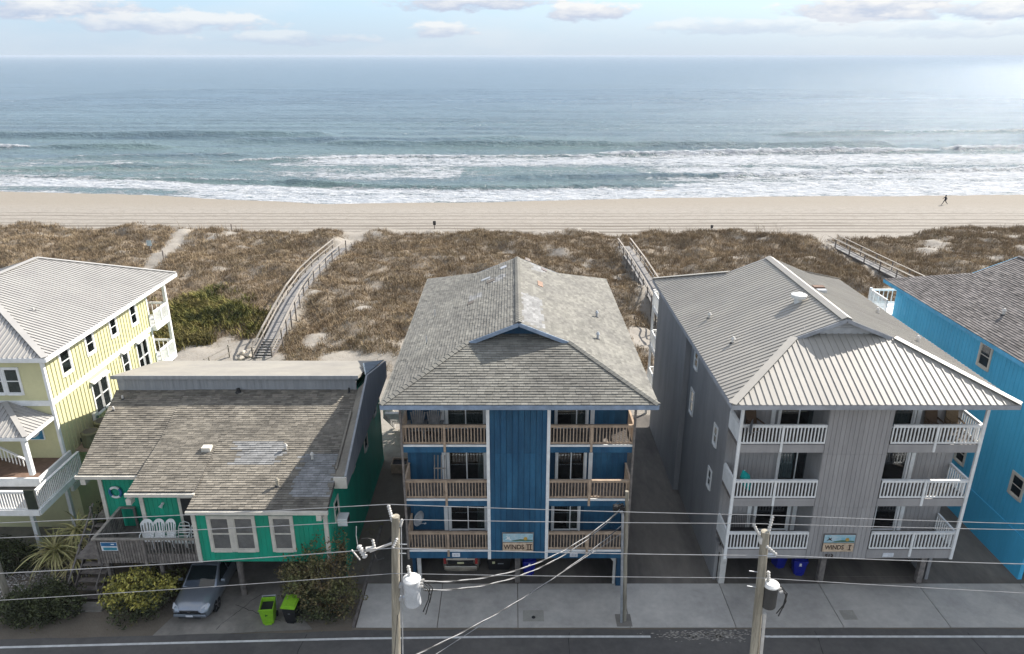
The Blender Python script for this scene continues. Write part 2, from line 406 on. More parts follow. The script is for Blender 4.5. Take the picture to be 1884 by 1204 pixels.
def railing(parent, p0, p1, z, h, m, sp=.13, bw=.035, top=(.09,.05), posts=True, name='railing', bm=None, mid=None):
    """z = deck level, from plan p0 to p1 (or 3D ends when z is None)"""
    a = Vector((p0[0], p0[1], z)); b = Vector((p1[0], p1[1], z)) if len(p1) == 2 else Vector(p1)
    mb = MB(); up = Vector((0,0,1))
    mb.bar(a+up*(h-top[1]/2), b+up*(h-top[1]/2), top[0], top[1]); mb.bar(a+up*(.07), b+up*(.07), .045, .07)
    mb.bar(a+up*(h-top[1]-.045), b+up*(h-top[1]-.045), .04, .08)
    for q in (a, b): mb.box(q.x-.025, q.x+.025, q.y-.025, q.y+.025, q.z+.03, q.z+h-.01)
    o = mb.build(name, m, parent)
    L_ = (b-a).length; k = max(2, round(L_/sp)); key = (bw, round(h,3), m.name)
    if key not in BAL: BAL[key] = MB().box(-bw/2,bw/2,-bw/2,bw/2,.10,h-top[1]-.085).mesh('baluster', bm or m)
    for i in range(1, k): link('baluster', BAL[key], o, a+(b-a)*i/k, rot=None)
    return o
def terrain(x, y):
    return float(ground_z(np.array([x]), np.array([y]))[0])
# value noise
_P = rng.random((256,256))
def vnoise(x, y):
    xi = np.floor(x).astype(int); yi = np.floor(y).astype(int); fx = x-xi; fy = y-yi
    fx = fx*fx*(3-2*fx); fy = fy*fy*(3-2*fy); xi &= 255; yi &= 255; x1 = (xi+1) & 255; y1 = (yi+1) & 255
    return (_P[xi,yi]*(1-fx)+_P[x1,yi]*fx)*(1-fy)+(_P[xi,y1]*(1-fx)+_P[x1,y1]*fx)*fy
def fbm(x, y, o=4, g=.5):
    r = 0; a = 1; t = 0
    for i in range(o): r = r+a*vnoise(x*2**i+17.3*i, y*2**i+9.1*i); t += a; a *= g
    return r/t
SHX = [-400,-104,-80,-56.6,-34.5,-4.3,25,59,101,400]; SHY = [149,147.2,144.1,138.9,134,135,139.5,141.2,143.5,146]
def shore(x): return np.interp(x, SHX, SHY)+1.2*(fbm(x*.06+50, x*0+3.3, 3)-.5)*2
CRX = [-260,-67,-46,-35,-21,-17,11,30,37.6,48,61,80,260]; CRY = [94,93.4,93,91.5,88.5,91,91,90,85.5,88.8,93,94,95]
def ground_z(x, y):
    cr = np.interp(x, CRX, CRY)
    n = fbm(x*.22, y*.22, 4); n2 = fbm(x*.7+9, y*.7, 3)
    t = np.clip((y-46)/(cr-48), 0, 1)
    base = .0+2.55*t**.72
    hum = np.clip((y-50)/12, 0, 1)*((n-.5)*2.1+(n2-.5)*1.0)
    dune = base+hum
    f = np.clip((y-cr)/13, 0, 1); f = f*f*(3-2*f)
    S = shore(x); beach = -1.2-.6*(y-109)/(S-109)
    beach = np.minimum(beach, -1.1)+.02*(n2-.5)
    z = dune*(1-f)+beach*f
    return np.where(y < 46, 0.0, z)
# ============================================================ SETTING
def grid_mesh(xs, ys, zf, name, attrs=None):
    X, Y = np.meshgrid(xs, ys); Z = zf(X, Y); nx = len(xs); ny = len(ys)
    v = np.stack([X, Y, Z], -1).reshape(-1, 3); i = np.arange(nx*ny).reshape(ny, nx)
    f = np.stack([i[:-1,:-1], i[:-1,1:], i[1:,1:], i[1:,:-1]], -1).reshape(-1, 4)
    me = bpy.data.meshes.new(name); me.vertices.add(len(v)); me.vertices.foreach_set('co', v.astype(np.float32).ravel())
    me.loops.add(f.size); me.loops.foreach_set('vertex_index', f.ravel().astype(np.int32))
    me.polygons.add(len(f)); me.polygons.foreach_set('loop_start', np.arange(0, f.size, 4, dtype=np.int32)); me.polygons.foreach_set('loop_total', np.full(len(f), 4, np.int32))
    me.update(); me.validate(); me.polygons.foreach_set('use_smooth', np.ones(len(me.polygons), bool))
    for k, fn in (attrs or {}).items():
        a = me.attributes.new(k, 'FLOAT', 'POINT'); a.data.foreach_set('value', fn(X, Y).astype(np.float32).ravel())
    return me
# --- corridors kept bare: the sand paths
PATHS = [([(-20.3,52),(-21.1,62),(-21.6,72),(-20.9,82),(-19.6,91),(-19,100)], 1.0), ([(-40.1,77),(-41.2,86),(-42.2,90),(-42.6,93)], .9),
         ([(13.9,50),(13.6,72),(13.6,83),(12.6,86)], .9), ([(42.5,60),(40.8,73),(38.3,84),(37.8,90),(37.8,100)], 1.1)]
def seg_d(x, y, pts):
    d = np.full(np.shape(x), 1e9)
    for (ax, ay), (bx, by) in zip(pts[:-1], pts[1:]):
        L2 = (bx-ax)**2+(by-ay)**2; t = np.clip(((x-ax)*(bx-ax)+(y-ay)*(by-ay))/L2, 0, 1)
        d = np.minimum(d, np.hypot(x-ax-t*(bx-ax), y-ay-t*(by-ay)))
    return d
def veg(x, y):
    """0..1 vegetation cover of the dunes"""
    cr = np.interp(x, CRX, CRY)
    c = np.clip((y-50.5)/2.5, 0, 1)*np.clip((cr+2.6-y)/1.8, 0, 1)
    n = fbm(x*.35+31, y*.35+7, 4)
    bare = np.clip((62-y)/9, 0, 1)*np.where(x > -19.5, 1, .2)
    thr = .23+.24*bare
    thr = thr+.09*np.clip((x-44)/8, 0, 1)
    c = c*np.clip((n-thr)*12, 0, 1)*np.clip(.35+2.2*(fbm(x*.9+11, y*.9, 3)-.18), 0, 1)
    for pts, w in PATHS: c = c*np.clip((seg_d(x, y, pts)-w)/.5, 0, 1)
    # bare sand yard behind the yellow house and the beach access of the left path
    c = c*np.clip((np.hypot((x+26)/5.0, (y-54)/3.6)-1)*4, 0, 1)
    return c
xs = np.concatenate([np.linspace(-420,-112,14)[:-1], np.arange(-112, 112, .7), np.linspace(112,420,14)])
ys = np.concatenate([[-120,-60,-20,10,30,44,45.9], np.arange(46, 120, .55), np.linspace(120.5,152,32)])
gm = grid_mesh(xs, ys, ground_z, 'ground', {'veg': veg})
def ground_mat():
    m = bpy.data.materials.new('sand_and_soil'); m.use_nodes = True; nt = m.node_tree; N = nt.nodes; L = nt.links; b = N['Principled BSDF']
    b.inputs['Roughness'].default_value = .95; b.inputs['Specular IOR Level'].default_value = .15
    g = N.new('ShaderNodeNewGeometry'); sep = N.new('ShaderNodeSeparateXYZ'); L.new(g.outputs['Position'], sep.inputs[0])
    def M(op, a, bb=None, c=None, clamp=False):
        q = N.new('ShaderNodeMath'); q.operation = op; q.use_clamp = clamp
        for i, v in enumerate((a, bb, c)):
            if v is None: continue
            if isinstance(v, (int, float)): q.inputs[i].default_value = v
            else: L.new(v, q.inputs[i])
        return q.outputs[0]
    def noise(s, st=(1,1,1), d=4, r=.6):
        mp = N.new('ShaderNodeMapping'); mp.inputs['Scale'].default_value = st; L.new(g.outputs['Position'], mp.inputs[0])
        n = N.new('ShaderNodeTexNoise'); n.inputs['Scale'].default_value = s; n.inputs['Detail'].default_value = d; n.inputs['Roughness'].default_value = r
        L.new(mp.outputs[0], n.inputs[0]); return n.outputs[0]
    def mix(f, a, bb):
        q = N.new('ShaderNodeMix'); q.data_type = 'RGBA'
        L.new(f, q.inputs[0])
        for i, v in ((6, a), (7, bb)):
            if isinstance(v, tuple): q.inputs[i].default_value = (*v, 1)
            else: L.new(v, q.inputs[i])
        return q.outputs[2]
    y = sep.outputs[1]
    sand = mix(noise(.5), (.245,.224,.195), (.30,.278,.245))
    # wheel tracks and footprints along the beach
    wob = M('MULTIPLY', M('SUBTRACT', noise(.03, (1,.3,1), 3), .5), 3)
    yy = M('ADD', y, wob); tr = None
    for c, w in ((108.2,.8),(110.6,.55),(112.8,.9),(115.0,.6),(118.0,.45),(121.2,.4),(123.5,.35)):
        t = M('SUBTRACT', 1, M('DIVIDE', M('ABSOLUTE', M('SUBTRACT', yy, c)), w), clamp=True); tr = t if tr is None else M('MAXIMUM', tr, t)
    tr = M('MULTIPLY', tr, M('MULTIPLY', M('SUBTRACT', noise(.35, (.12,1,1), 3), .18), 2.6, clamp=True))
    foot = M('MULTIPLY', M('SUBTRACT', noise(1.1, (1,1.6,1), 3, .8), .50), 5, clamp=True)
    wet = M('MULTIPLY', M('SUBTRACT', y, 126.5), .125, clamp=True)
    onb = M('MULTIPLY', M('SUBTRACT', y, 104), .5, clamp=True)
    dis = M('MULTIPLY', M('MAXIMUM', M('MULTIPLY', tr, 1.1), M('MULTIPLY', foot, .42)), M('MULTIPLY', onb, M('SUBTRACT', 1, wet)))
    beach = mix(dis, sand, (.10,.085,.068))
    beach = mix(M('MULTIPLY', wet, .65), beach, (.235,.208,.168))
    veg = N.new('ShaderNodeAttribute'); veg.attribute_name = 'veg'
    vv = M('MULTIPLY', M('ADD', veg.outputs['Fac'], M('MULTIPLY', M('SUBTRACT', noise(2.5, (1,1,1), 4), .5), 1.4), clamp=True), .92)
    litter = mix(noise(.25), (.155,.12,.083), (.215,.172,.12))
    beach = mix(vv, beach, litter)
    dirt = mix(noise(.9, (1,1,1), 5), (.12,.10,.078), (.20,.175,.14))
    front = M('MULTIPLY', M('SUBTRACT', M('ADD', y, M('MULTIPLY', M('SUBTRACT', noise(.5), .5), 5)), 39.5), .5, clamp=True)
    col = mix(front, dirt, beach)
    L.new(col, b.inputs['Base Color'])
    bp = N.new('ShaderNodeBump'); bp.inputs['Strength'].default_value = .7; bp.inputs['Distance'].default_value = .09
    L.new(M('SUBTRACT', M('ADD', noise(3, (1,1,1), 5, .7), noise(.9, (.6,1,1), 4)), M('MULTIPLY', dis, .9)), bp.inputs['Height']); L.new(bp.outputs[0], b.inputs['Normal'])
    return m
gm.materials.append(ground_mat()); link('ground', gm, kind='structure')

# --- sea
CREST = [ # polyline, height, shoreward width, seaward width, foam on the face, foam trail length
 ([(-54,157.5),(-50,157.4),(-32,151.4),(-10,149.2),(27,151.6),(36,152)], .50, 1.3, 2.6, .0, 0),
 ([(-5,163.5),(0,163.9),(32,165.6),(56,164.9)], .42, 1.3, 2.6, .0, 0),
 ([(44,163),(57,166.2),(84,171.1),(124,177.1),(150,180)], .50, 1.1, 3.0, .75, 2.0),
 ([(-78,188),(-66,191.5),(-44,199.0),(-6,199.5),(30,200)], .38, 1.6, 3.5, .5, 4),
 ([(20,203),(47,204.7),(86,210.2),(118,212),(126,213)], .75, 1.3, 4.0, 1.0, 3),
 ([(122,214),(127,215.8),(153,219.5),(200,222)], .65, 1.3, 4.0, 1.0, 4),
 ([(-62,233.5),(-53,231.3),(-15,227.0),(50,224.5),(90,226),(120,229)], .75, 2.2, 6, 0, 0),
 ([(-240,221),(-153,221.5),(-141,222)], .7, 1.5, 4, 1.0, 3),
 ([(-144,222),(-128,221.5),(-100,222.5)], .6, 1.8, 5, 0, 0),
 ([(-300,254),(-174,253.6),(-119,253.6),(-60,257)], .75, 2.6, 7, 0, 0),
 ([(-95,237),(-60,240),(-20,243),(10,247)], .45, 2.6, 7, 0, 0),
 ([(-104,180),(-99,181.2),(-88,184.8)], .40, 1.2, 2.6, .95, 2),
 ([(-135,175),(-116,177.2),(-98,180.5),(-70,182)], .40, 1.4, 3, .25, 3),
 ([(-150,169),(-116,166.3),(-77,161.0),(-48,158.7)], .32, 1.1, 2.2, .4, 4),
 ([(-125,197),(-119,198.8),(-95,201.8),(-70,203)], .45, 1.6, 3.5, .3, 4),
 ([(90,258),(130,262),(190,270),(260,280)], .7, 2.2, 7, .35, 3),
]
def crest_fields(x, y):
    H = np.zeros_like(x); Fm = np.zeros_like(x)
    for pts, h, w1, w2, fo, tl in CREST:
        px = [p[0] for p in pts]; py = [p[1] for p in pts]
        yc = np.interp(x, px, py)+1.4*(fbm(x*.09+px[0], x*0+py[0], 3)-.5)
        e = np.clip((x-px[0])/8, 0, 1)*np.clip((px[-1]-x)/8, 0, 1)
        var = .55+.9*fbm(x*.05+py[0], x*0+1.7, 3)
        d = y-yc; g = np.where(d < 0, np.exp(-(d/w1)**2), np.exp(-(d/w2)**2))
        H += (1.35 if fo else 1.9)*h*e*g*var
        H -= .25*h*e*np.exp(-((d+2.4*w1)/(1.6*w1))**2)
        if fo:
            f = np.where(d < .2, np.exp(-((d-.2)/(w1*1.1))**2), np.exp(-((d-.2)/.6)**2))
            tr = np.exp(-np.clip(-d, 0, 99)/tl)*(d < 0)*.5
            Fm = np.maximum(Fm, fo*e*np.maximum(f*1.15, tr)*np.clip(var+.1, 0, 1.1))
    return H, Fm
def bump_(t, a, b, s=3.): return 1/(1+np.exp(-(t-a)/s))/(1+np.exp((t-b)/s))
def foam(x, y):
    S = shore(x); d = y-S; _, Fm = crest_fields(x, y)
    wsw = 16+6*(fbm(x*.04+5, x*0, 3)-.5)+np.clip((x-40)/40,0,1)*2+np.clip((-x-60)/40,0,1)*4
    gap = np.clip((-x-58)/12, 0, 1)*bump_(d, 1.0, 6.5, .6)*.55            # glassy backwash on the left
    D = bump_(d, -1, wsw, .8)*(.70+.5*(fbm(x*.12+7, y*.5, 4)-.3))-gap
    n = fbm(x*.05+3, y*.12+40, 4)
    z2 = bump_(x, -62, 400, 5)*bump_(y, 182, 203.5+(x > 40)*4, 2)*(.64+.6*(n-.35))
    z3 = bump_(x, -60, 400, 6)*bump_(y, 160, 184, 3)*(.34+.9*np.clip(n-.42, 0, 1))*np.where(x > 35, 1.7, np.where((x > -12)&(x < 30), .6, 1.15))
    z4 = bump_(x, -190, -70, 8)*bump_(y, 163, 196, 3)*(.30+.8*np.clip(n-.42, 0, 1))
    z5 = bump_(x, 20, 400, 10)*bump_(y, 146, 166, 3)*.32
    z6 = bump_(x, 118, 400, 6)*bump_(y, 188, 206, 3)*.55
    D = np.maximum.reduce([D, z2, z3, z4, z5, z6, Fm])
    face = np.clip(crest_fields(x, y)[0]*2.6, 0, 1)*(Fm < .3)*(d > 9)
    return D*(1-.8*face)
def sea_z(x, y):
    S = shore(x); d = y-S; H, Fm = crest_fields(x, y)
    tp = np.clip(d/10, 0, 1); far = np.clip((y-205)/60, 0, 1)
    sw = far*.30*np.sin(y*.42+5*fbm(x*.012, y*.02, 3)+.02*x)*(.3+fbm(x*.02, y*.03+8, 3))
    ch = (fbm(x*.35, y*.55, 4)-.5)*.42*tp
    lump = np.clip(Fm, 0, 1)*(fbm(x*.9, y*.9, 3)-.4)*.9
    lump2 = np.clip(foam(x, y)-.2, 0, 1)*(fbm(x*.7+7, y*1.1, 3)-.5)*.45*tp
    return -1.8+.03*tp+H*tp+sw+ch+lump+lump2
xs = np.concatenate([np.linspace(-300,-172,50)[:-1], np.arange(-172, 172, .62), np.linspace(172,300,50)])
ys = np.concatenate([np.arange(128, 232, .42), np.linspace(232.5, 330, 110), np.linspace(332, 620, 90)])
sm = grid_mesh(xs, ys, sea_z, 'sea', {'foam': foam})
def sea_mat():
    m = bpy.data.materials.new('sea_water'); m.use_nodes = True; nt = m.node_tree; N = nt.nodes; L = nt.links; b = N['Principled BSDF']
    g = N.new('ShaderNodeNewGeometry'); sep = N.new('ShaderNodeSeparateXYZ'); L.new(g.outputs['Position'], sep.inputs[0])
    def M(op, a, bb=None, c=None, clamp=False):
        q = N.new('ShaderNodeMath'); q.operation = op; q.use_clamp = clamp
        for i, v in enumerate((a, bb, c)):
            if v is None: continue
            if isinstance(v, (int, float)): q.inputs[i].default_value = v
            else: L.new(v, q.inputs[i])
        return q.outputs[0]
    def noise(s, st=(1,1,1), d=4, r=.6, dist=0):
        mp = N.new('ShaderNodeMapping'); mp.inputs['Scale'].default_value = st; L.new(g.outputs['Position'], mp.inputs[0])
        n = N.new('ShaderNodeTexNoise'); n.inputs['Scale'].default_value = s; n.inputs['Detail'].default_value = d; n.inputs['Roughness'].default_value = r; n.inputs['Distortion'].default_value = dist
        L.new(mp.outputs[0], n.inputs[0]); return n.outputs[0]
    def mix(f, a, bb):
        q = N.new('ShaderNodeMix'); q.data_type = 'RGBA'; L.new(f, q.inputs[0])
        for i, v in ((6, a), (7, bb)):
            if isinstance(v, tuple): q.inputs[i].default_value = (*v, 1)
            else: L.new(v, q.inputs[i])
        return q.outputs[2]
    y = sep.outputs[1]
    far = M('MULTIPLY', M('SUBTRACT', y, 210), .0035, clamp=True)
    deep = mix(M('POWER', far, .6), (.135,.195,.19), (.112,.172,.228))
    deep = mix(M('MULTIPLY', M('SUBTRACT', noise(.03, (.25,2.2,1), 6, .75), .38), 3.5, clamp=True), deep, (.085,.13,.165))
    at = N.new('ShaderNodeAttribute'); at.attribute_name = 'foam'
    fil = M('ABSOLUTE', M('SUBTRACT', noise(.55, (1,1.6,1), 5, .65, .9), .5))   # lacy ridges
    fil = M('SUBTRACT', 1, M('MULTIPLY', fil, 7), clamp=True)
    blot = noise(.32, (.7,1.8,1), 5, .7, .5)
    f = M('ADD', M('MULTIPLY', at.outputs['Fac'], 2.1), M('ADD', M('MULTIPLY', M('SUBTRACT', blot, .5), 3.4), M('MULTIPLY', fil, .85)))
    f = M('MULTIPLY', M('SUBTRACT', f, 1.2), 1.7, clamp=True)
    f = M('MULTIPLY', f, M('GREATER_THAN', at.outputs['Fac'], .06))
    # foam tone varied by noise, mixed over the water
    fc = mix(M('MULTIPLY', M('SUBTRACT', noise(.8, (.6,1.6,1), 5, .7), .38), 4, clamp=True), (.27,.30,.335), (.47,.48,.49)); col = mix(f, deep, fc); L.new(col, b.inputs['Base Color'])
    L.new(M('ADD', M('MULTIPLY', f, .6), M('ADD', .16, M('MULTIPLY', far, .12))), b.inputs['Roughness'])
    b.inputs['IOR'].default_value = 1.33; deep_faces = True; b.inputs['Specular IOR Level'].default_value = .24
    bp = N.new('ShaderNodeBump'); bp.inputs['Strength'].default_value = 1; bp.inputs['Distance'].default_value = .6
    h = M('ADD', M('MULTIPLY', noise(1.2, (.5,1,1), 4, .7), 1.3), M('ADD', M('MULTIPLY', noise(.25, (.35,1,1), 5, .65), 2.6), M('MULTIPLY', noise(.045, (.4,1,1), 3, .5), M('ADD', .8, M('MULTIPLY', far, 6)))))
    h = M('ADD', h, M('MULTIPLY', f, .45))
    L.new(h, bp.inputs['Height']); L.new(bp.outputs[0], b.inputs['Normal'])
    return m
# one sheet: fine near the shore, coarse to the horizon
import itertools
def add_far(me):
    bm = bmesh.new(); bm.from_mesh(me)
    def q(x0, x1, y0, y1, nx=1):
        vs = [bm.verts.new((x, y, -1.78)) for x, y in ((x0,y0),(x1,y0),(x1,y1),(x0,y1))]; bm.faces.new(vs)
    q(-24000, 24000, 619.5, 24000); q(-24000, -299.5, 146, 619.5); q(299.5, 24000, 146, 619.5)
    bm.to_mesh(me); bm.free()
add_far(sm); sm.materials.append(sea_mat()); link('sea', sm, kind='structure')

# --- road, markings, apron and drives (each sheet 4 mm above the one below)
RDX = [-60,-22,-15,-7,0,60]; RDY = [-3.2,-.62,-.38,-.12,0,0]
def sheet(name, pts, z, m, kind='structure', th=None, parent=None, label=None):
    mb = MB()
    if th: mb.prism([(x,y,z) for x,y in pts], (0,0,-th))
    else: mb.add([(x,y,z) for x,y in pts], [tuple(range(len(pts)))])
    return mb.build(name, m, parent, kind=kind if parent is None else None, label=label)
def band(name, y0, y1, z, m, x0=-90, x1=90, jit=0):
    xs = sorted(set([x0, x1]+[x for x in RDX if x0 < x < x1]+list(np.arange(x0, x1, 1.2 if jit else 6))))
    mb = MB(); vs = []
    for x in xs:
        o = float(np.interp(x, RDX, RDY)); j = jit*random.uniform(-1, 1); vs += [(x, y0+o, z), (x, y1+o+j, z)]
    mb.add(vs, [(2*i, 2*i+2, 2*i+3, 2*i+1) for i in range(len(xs)-1)]); return mb.build(name, m, kind='structure')
band('road', 16.9, 25.52, .030, m_asphalt, jit=.05)
band('road_edge_line', 25.00, 25.12, .036, m_paint, -90, 6.1)
band('road_edge_line', 25.00, 25.12, .036, m_paint, 11.0, 90)
band('road_edge_line', 17.55, 17.67, .036, m_paint)
band('near_pavement', 13.0, 16.88, .05, m_concrete)
sheet('parking_surface', [(-7.6,28.5),(60,28.5),(60,46),(20.2,46),(20.2,37.5),(9.9,46.5),(5.6,46.5),(5.3,40),(-5.2,38),(-6.2,33)], .012, m_asph2)
# concrete apron in separate slabs
jx = [-7.0,-3.35,.27,5.3,10.03,14.85,19.63,24.6,30,36,42]
for i in range(len(jx)-1):
    a, b_ = jx[i]+.015, jx[i+1]-.015
    for (y0, y1) in ((25.62, 28.46),):
        MB().box(a, b_, y0, y1, -.05, .055+.002*(i % 2)).build('paving_slab', m_concrete, kind='structure', bevel=.01)
m_cover = mat('cover_concrete', (.33,.32,.28), .9, .2, 2, (.27,.26,.23))
MB().box(1.0-.5, 1.0+.45, 25.95, 26.65, .0555, .062).build('utility_cover', m_cover, kind='structure')
MB().tube([(.98,26.2,.0615),(.98,26.2,.068)], .09, 12).build('cover_lid', m_black, kind='structure')
MB().box(15.05, 15.7, 26.05, 26.65, .0575, .064).build('utility_cover', m_cover, kind='structure')
sheet('driveway', [(-15.9,25.05),(-15.4,26.5),(-15.0,29),(-14.9,36),(-8.4,36),(-8.5,29.5),(-10.8,27.6),(-8.9,25.5)], .02, m_drive)
sheet('concrete_pad', [(-27,31.2),(-22.1,31.2),(-21.2,35.5),(-21.2,44),(-36,44),(-36,31.2)], .03, m_drive)
tm = MB(); tm.box(-7.15,-7.03,25.6,33,.0,.12); tm.build('kerb_board', m_greywood, kind='structure')

# --- dune grass: tens of thousands of tufts as one object
def tufts(name, n, xr, yr, dens, m, hr, blades, spread, width, label, z_off=-.03, seed=3):
    r = np.random.default_rng(seed); x = r.uniform(*xr, n*3); y = r.uniform(*yr, n*3)
    keep = r.random(n*3) < dens(x, y); x = x[keep][:n]; y = y[keep][:n]; k = len(x)
    z = ground_z(x, y)+z_off; h = r.uniform(*hr, k)*(.55+.9*fbm(x*.3, y*.3, 3))
    B = blades; bx = np.repeat(x, B)+r.normal(0, spread, k*B); by = np.repeat(y, B)+r.normal(0, spread, k*B); bz = np.repeat(z, B); bh = np.repeat(h, B)*r.uniform(.6, 1.15, k*B)
    a = r.uniform(0, 2*math.pi, k*B); ln = bh*r.uniform(.25, .95, k*B); th = r.uniform(0, 2*math.pi, k*B)
    wx = np.cos(th)*width*r.uniform(.6,1.3,k*B); wy = np.sin(th)*width*r.uniform(.6,1.3,k*B)
    v = np.empty((k*B, 5, 3), np.float32)
    mx = bx+np.cos(a)*ln*.35; my = by+np.sin(a)*ln*.35; mz = bz+bh*.65
    v[:,0] = np.stack([bx-wx, by-wy, bz], 1); v[:,1] = np.stack([bx+wx, by+wy, bz], 1)
    v[:,2] = np.stack([mx+wx*.8, my+wy*.8, mz], 1); v[:,3] = np.stack([mx-wx*.8, my-wy*.8, mz], 1)
    v[:,4] = np.stack([bx+np.cos(a)*ln, by+np.sin(a)*ln, bz+bh*.88], 1)
    q = k*B; o = (np.arange(q)*5)[:,None]
    loops = np.concatenate([o+np.array([0,1,2,3]), o+np.array([3,2,4])], 1).ravel().astype(np.int32)
    me = bpy.data.meshes.new(name); me.vertices.add(q*5); me.vertices.foreach_set('co', v.ravel()); me.loops.add(len(loops)); me.loops.foreach_set('vertex_index', loops)
    me.polygons.add(q*2); st = (np.arange(q)*7)[:,None]+np.array([0,4]); me.polygons.foreach_set('loop_start', st.ravel().astype(np.int32)); me.polygons.foreach_set('loop_total', np.tile([4,3], q).astype(np.int32))
    me.update(); me.materials.append(m)
    o = link(name, me, kind='stuff'); o['label'] = label; o['category'] = 'grass'; return o
def grass_mat(name, cols, isl=.35):
    m = bpy.data.materials.new(name); m.use_nodes = True; nt = m.node_tree; N = nt.nodes; L = nt.links; b = N['Principled BSDF']; b.inputs['Roughness'].default_value = .9; b.inputs['Specular IOR Level'].default_value = .15
    g = N.new('ShaderNodeNewGeometry')
    n1 = N.new('ShaderNodeTexNoise'); n1.inputs['Scale'].default_value = .16; n1.inputs['Detail'].default_value = 5; n1.inputs['Roughness'].default_value = .7; L.new(g.outputs['Position'], n1.inputs[0])
    n2 = N.new('ShaderNodeTexNoise'); n2.inputs['Scale'].default_value = 1.1; n2.inputs['Detail'].default_value = 3; L.new(g.outputs['Position'], n2.inputs[0])
    ad = N.new('ShaderNodeMath'); ad.operation = 'MULTIPLY_ADD'; ad.inputs[1].default_value = .65; L.new(n2.outputs[0], ad.inputs[0])
    L.new(n1.outputs[0], ad.inputs[2])
    cr = N.new('ShaderNodeValToRGB'); e = cr.color_ramp.elements
    e[0].position = .62; e[0].color = (*cols[0], 1); e[1].position = 1.0; e[1].color = (*cols[-1], 1)
    for i, c in enumerate(cols[1:-1]): q = e.new(.62+.38*(i+1)/(len(cols)-1)); q.color = (*c, 1)
    L.new(ad.outputs[0], cr.inputs[0])
    mm = N.new('ShaderNodeMath'); mm.operation = 'MULTIPLY_ADD'; mm.inputs[1].default_value = 2*isl; mm.inputs[2].default_value = 1-isl; L.new(g.outputs['Random Per Island'], mm.inputs[0])
    s = N.new('ShaderNodeVectorMath'); s.operation = 'SCALE'; L.new(cr.outputs[0], s.inputs[0]); L.new(mm.outputs[0], s.inputs[3]); L.new(s.outputs[0], b.inputs['Base Color'])
    return m
GR = grass_mat('dune_grass_blades', [(.15,.112,.076),(.30,.235,.145),(.185,.138,.09),(.265,.20,.125),(.40,.315,.205)])
tufts('dune_grass', 60000, (-80, 82), (50, 97), lambda x, y: veg(x, y)*np.where(np.abs(x) < 12+y*.73, 1, 0), GR, (.20,.58), 10, .24, .018,
      'dry brown beach grass and low brush covering the dunes behind the houses')
OL = grass_mat('olive_brush', [(.065,.072,.026),(.15,.145,.042),(.19,.16,.056),(.11,.097,.04),(.17,.155,.048)], .45)
def scrub_d(x, y):
    n = fbm(x*.3+3, y*.3+70, 3)
    a = np.clip(1.25-np.hypot((x+28.0)/6.4, (y-61.2)/5.6)+(n-.5)*2.6, 0, 1)*(y > 56.2+(n-.5)*4)
    for pts, w in PATHS: a = a*np.clip((seg_d(x, y, pts)-w-.4)/.5, 0, 1)
    return a
tufts('dune_scrub', 4300, (-38,-20), (54, 72), scrub_d, OL, (.3,1.0), 15, .34, .045, 'olive green low scrub growing on the dune behind the yellow house', seed=5)
tufts('sea_oats', 900, (-75, 78), (82, 96), lambda x, y: veg(x, y)*(fbm(x*.1,y*.1,2) > .5), GR, (1.0,1.5), 4, .12, .015, 'tall thin sea oats standing along the dune crest', seed=9)
def yard_d(x, y):
    n = fbm(x*.8+3, y*.8, 3); return np.clip((n-.52)*6, 0, 1)*((x < -15.9)&(x > -24)|(x > -8.6)&(x < -7.2)|(x > -7.9)&(x < -5.4)&(y > 33))*(y < 45)
tufts('yard_weeds', 900, (-24, -5.5), (25.3, 44), yard_d, OL, (.08,.22), 6, .1, .012, 'sparse weeds in the dirt strips round the green house', seed=11)
# shell gravel bed between the two left houses
gv = MB()
for i in range(1500):
    u = random.uniform(0, 1); x = random.uniform(-26, -21.6+random.gauss(0,.3)); y = random.uniform(27.2, 29.6); s = random.uniform(.025, .07); a = random.uniform(0, 3.1)
    c, d = math.cos(a)*s, math.sin(a)*s
    gv.add([(x-c,y-d,.01),(x+d,y-c,.01),(x+c,y+d,.01),(x-d,y+c,.01),(x,y,.01+s*.7)], [(0,1,4),(1,2,4),(2,3,4),(3,0,4)])
o = gv.build('shell_gravel', m_shell, kind='stuff'); o['label'] = 'pale shell gravel bed beside the dark bushes at the left'; o['category'] = 'gravel'

# --- the air
hz = MB().box(-24500, 24500, -130, 24600, -4.5, 25.2).build('haze', bpy.data.materials.new('haze_air'), kind='stuff')
hm = hz.data.materials[0]; hm.use_nodes = True; n_ = hm.node_tree
for q in list(n_.nodes): n_.nodes.remove(q)
ho = n_.nodes.new('ShaderNodeOutputMaterial'); pv = n_.nodes.new('ShaderNodeVolumePrincipled'); pv.inputs['Color'].default_value = (.60,.68,.78,1); pv.inputs['Density'].default_value = .00010; pv.inputs['Anisotropy'].default_value = 0
n_.links.new(pv.outputs[0], ho.inputs['Volume']); hz['label'] = 'thin pale sea haze'; hz['category'] = 'haze'

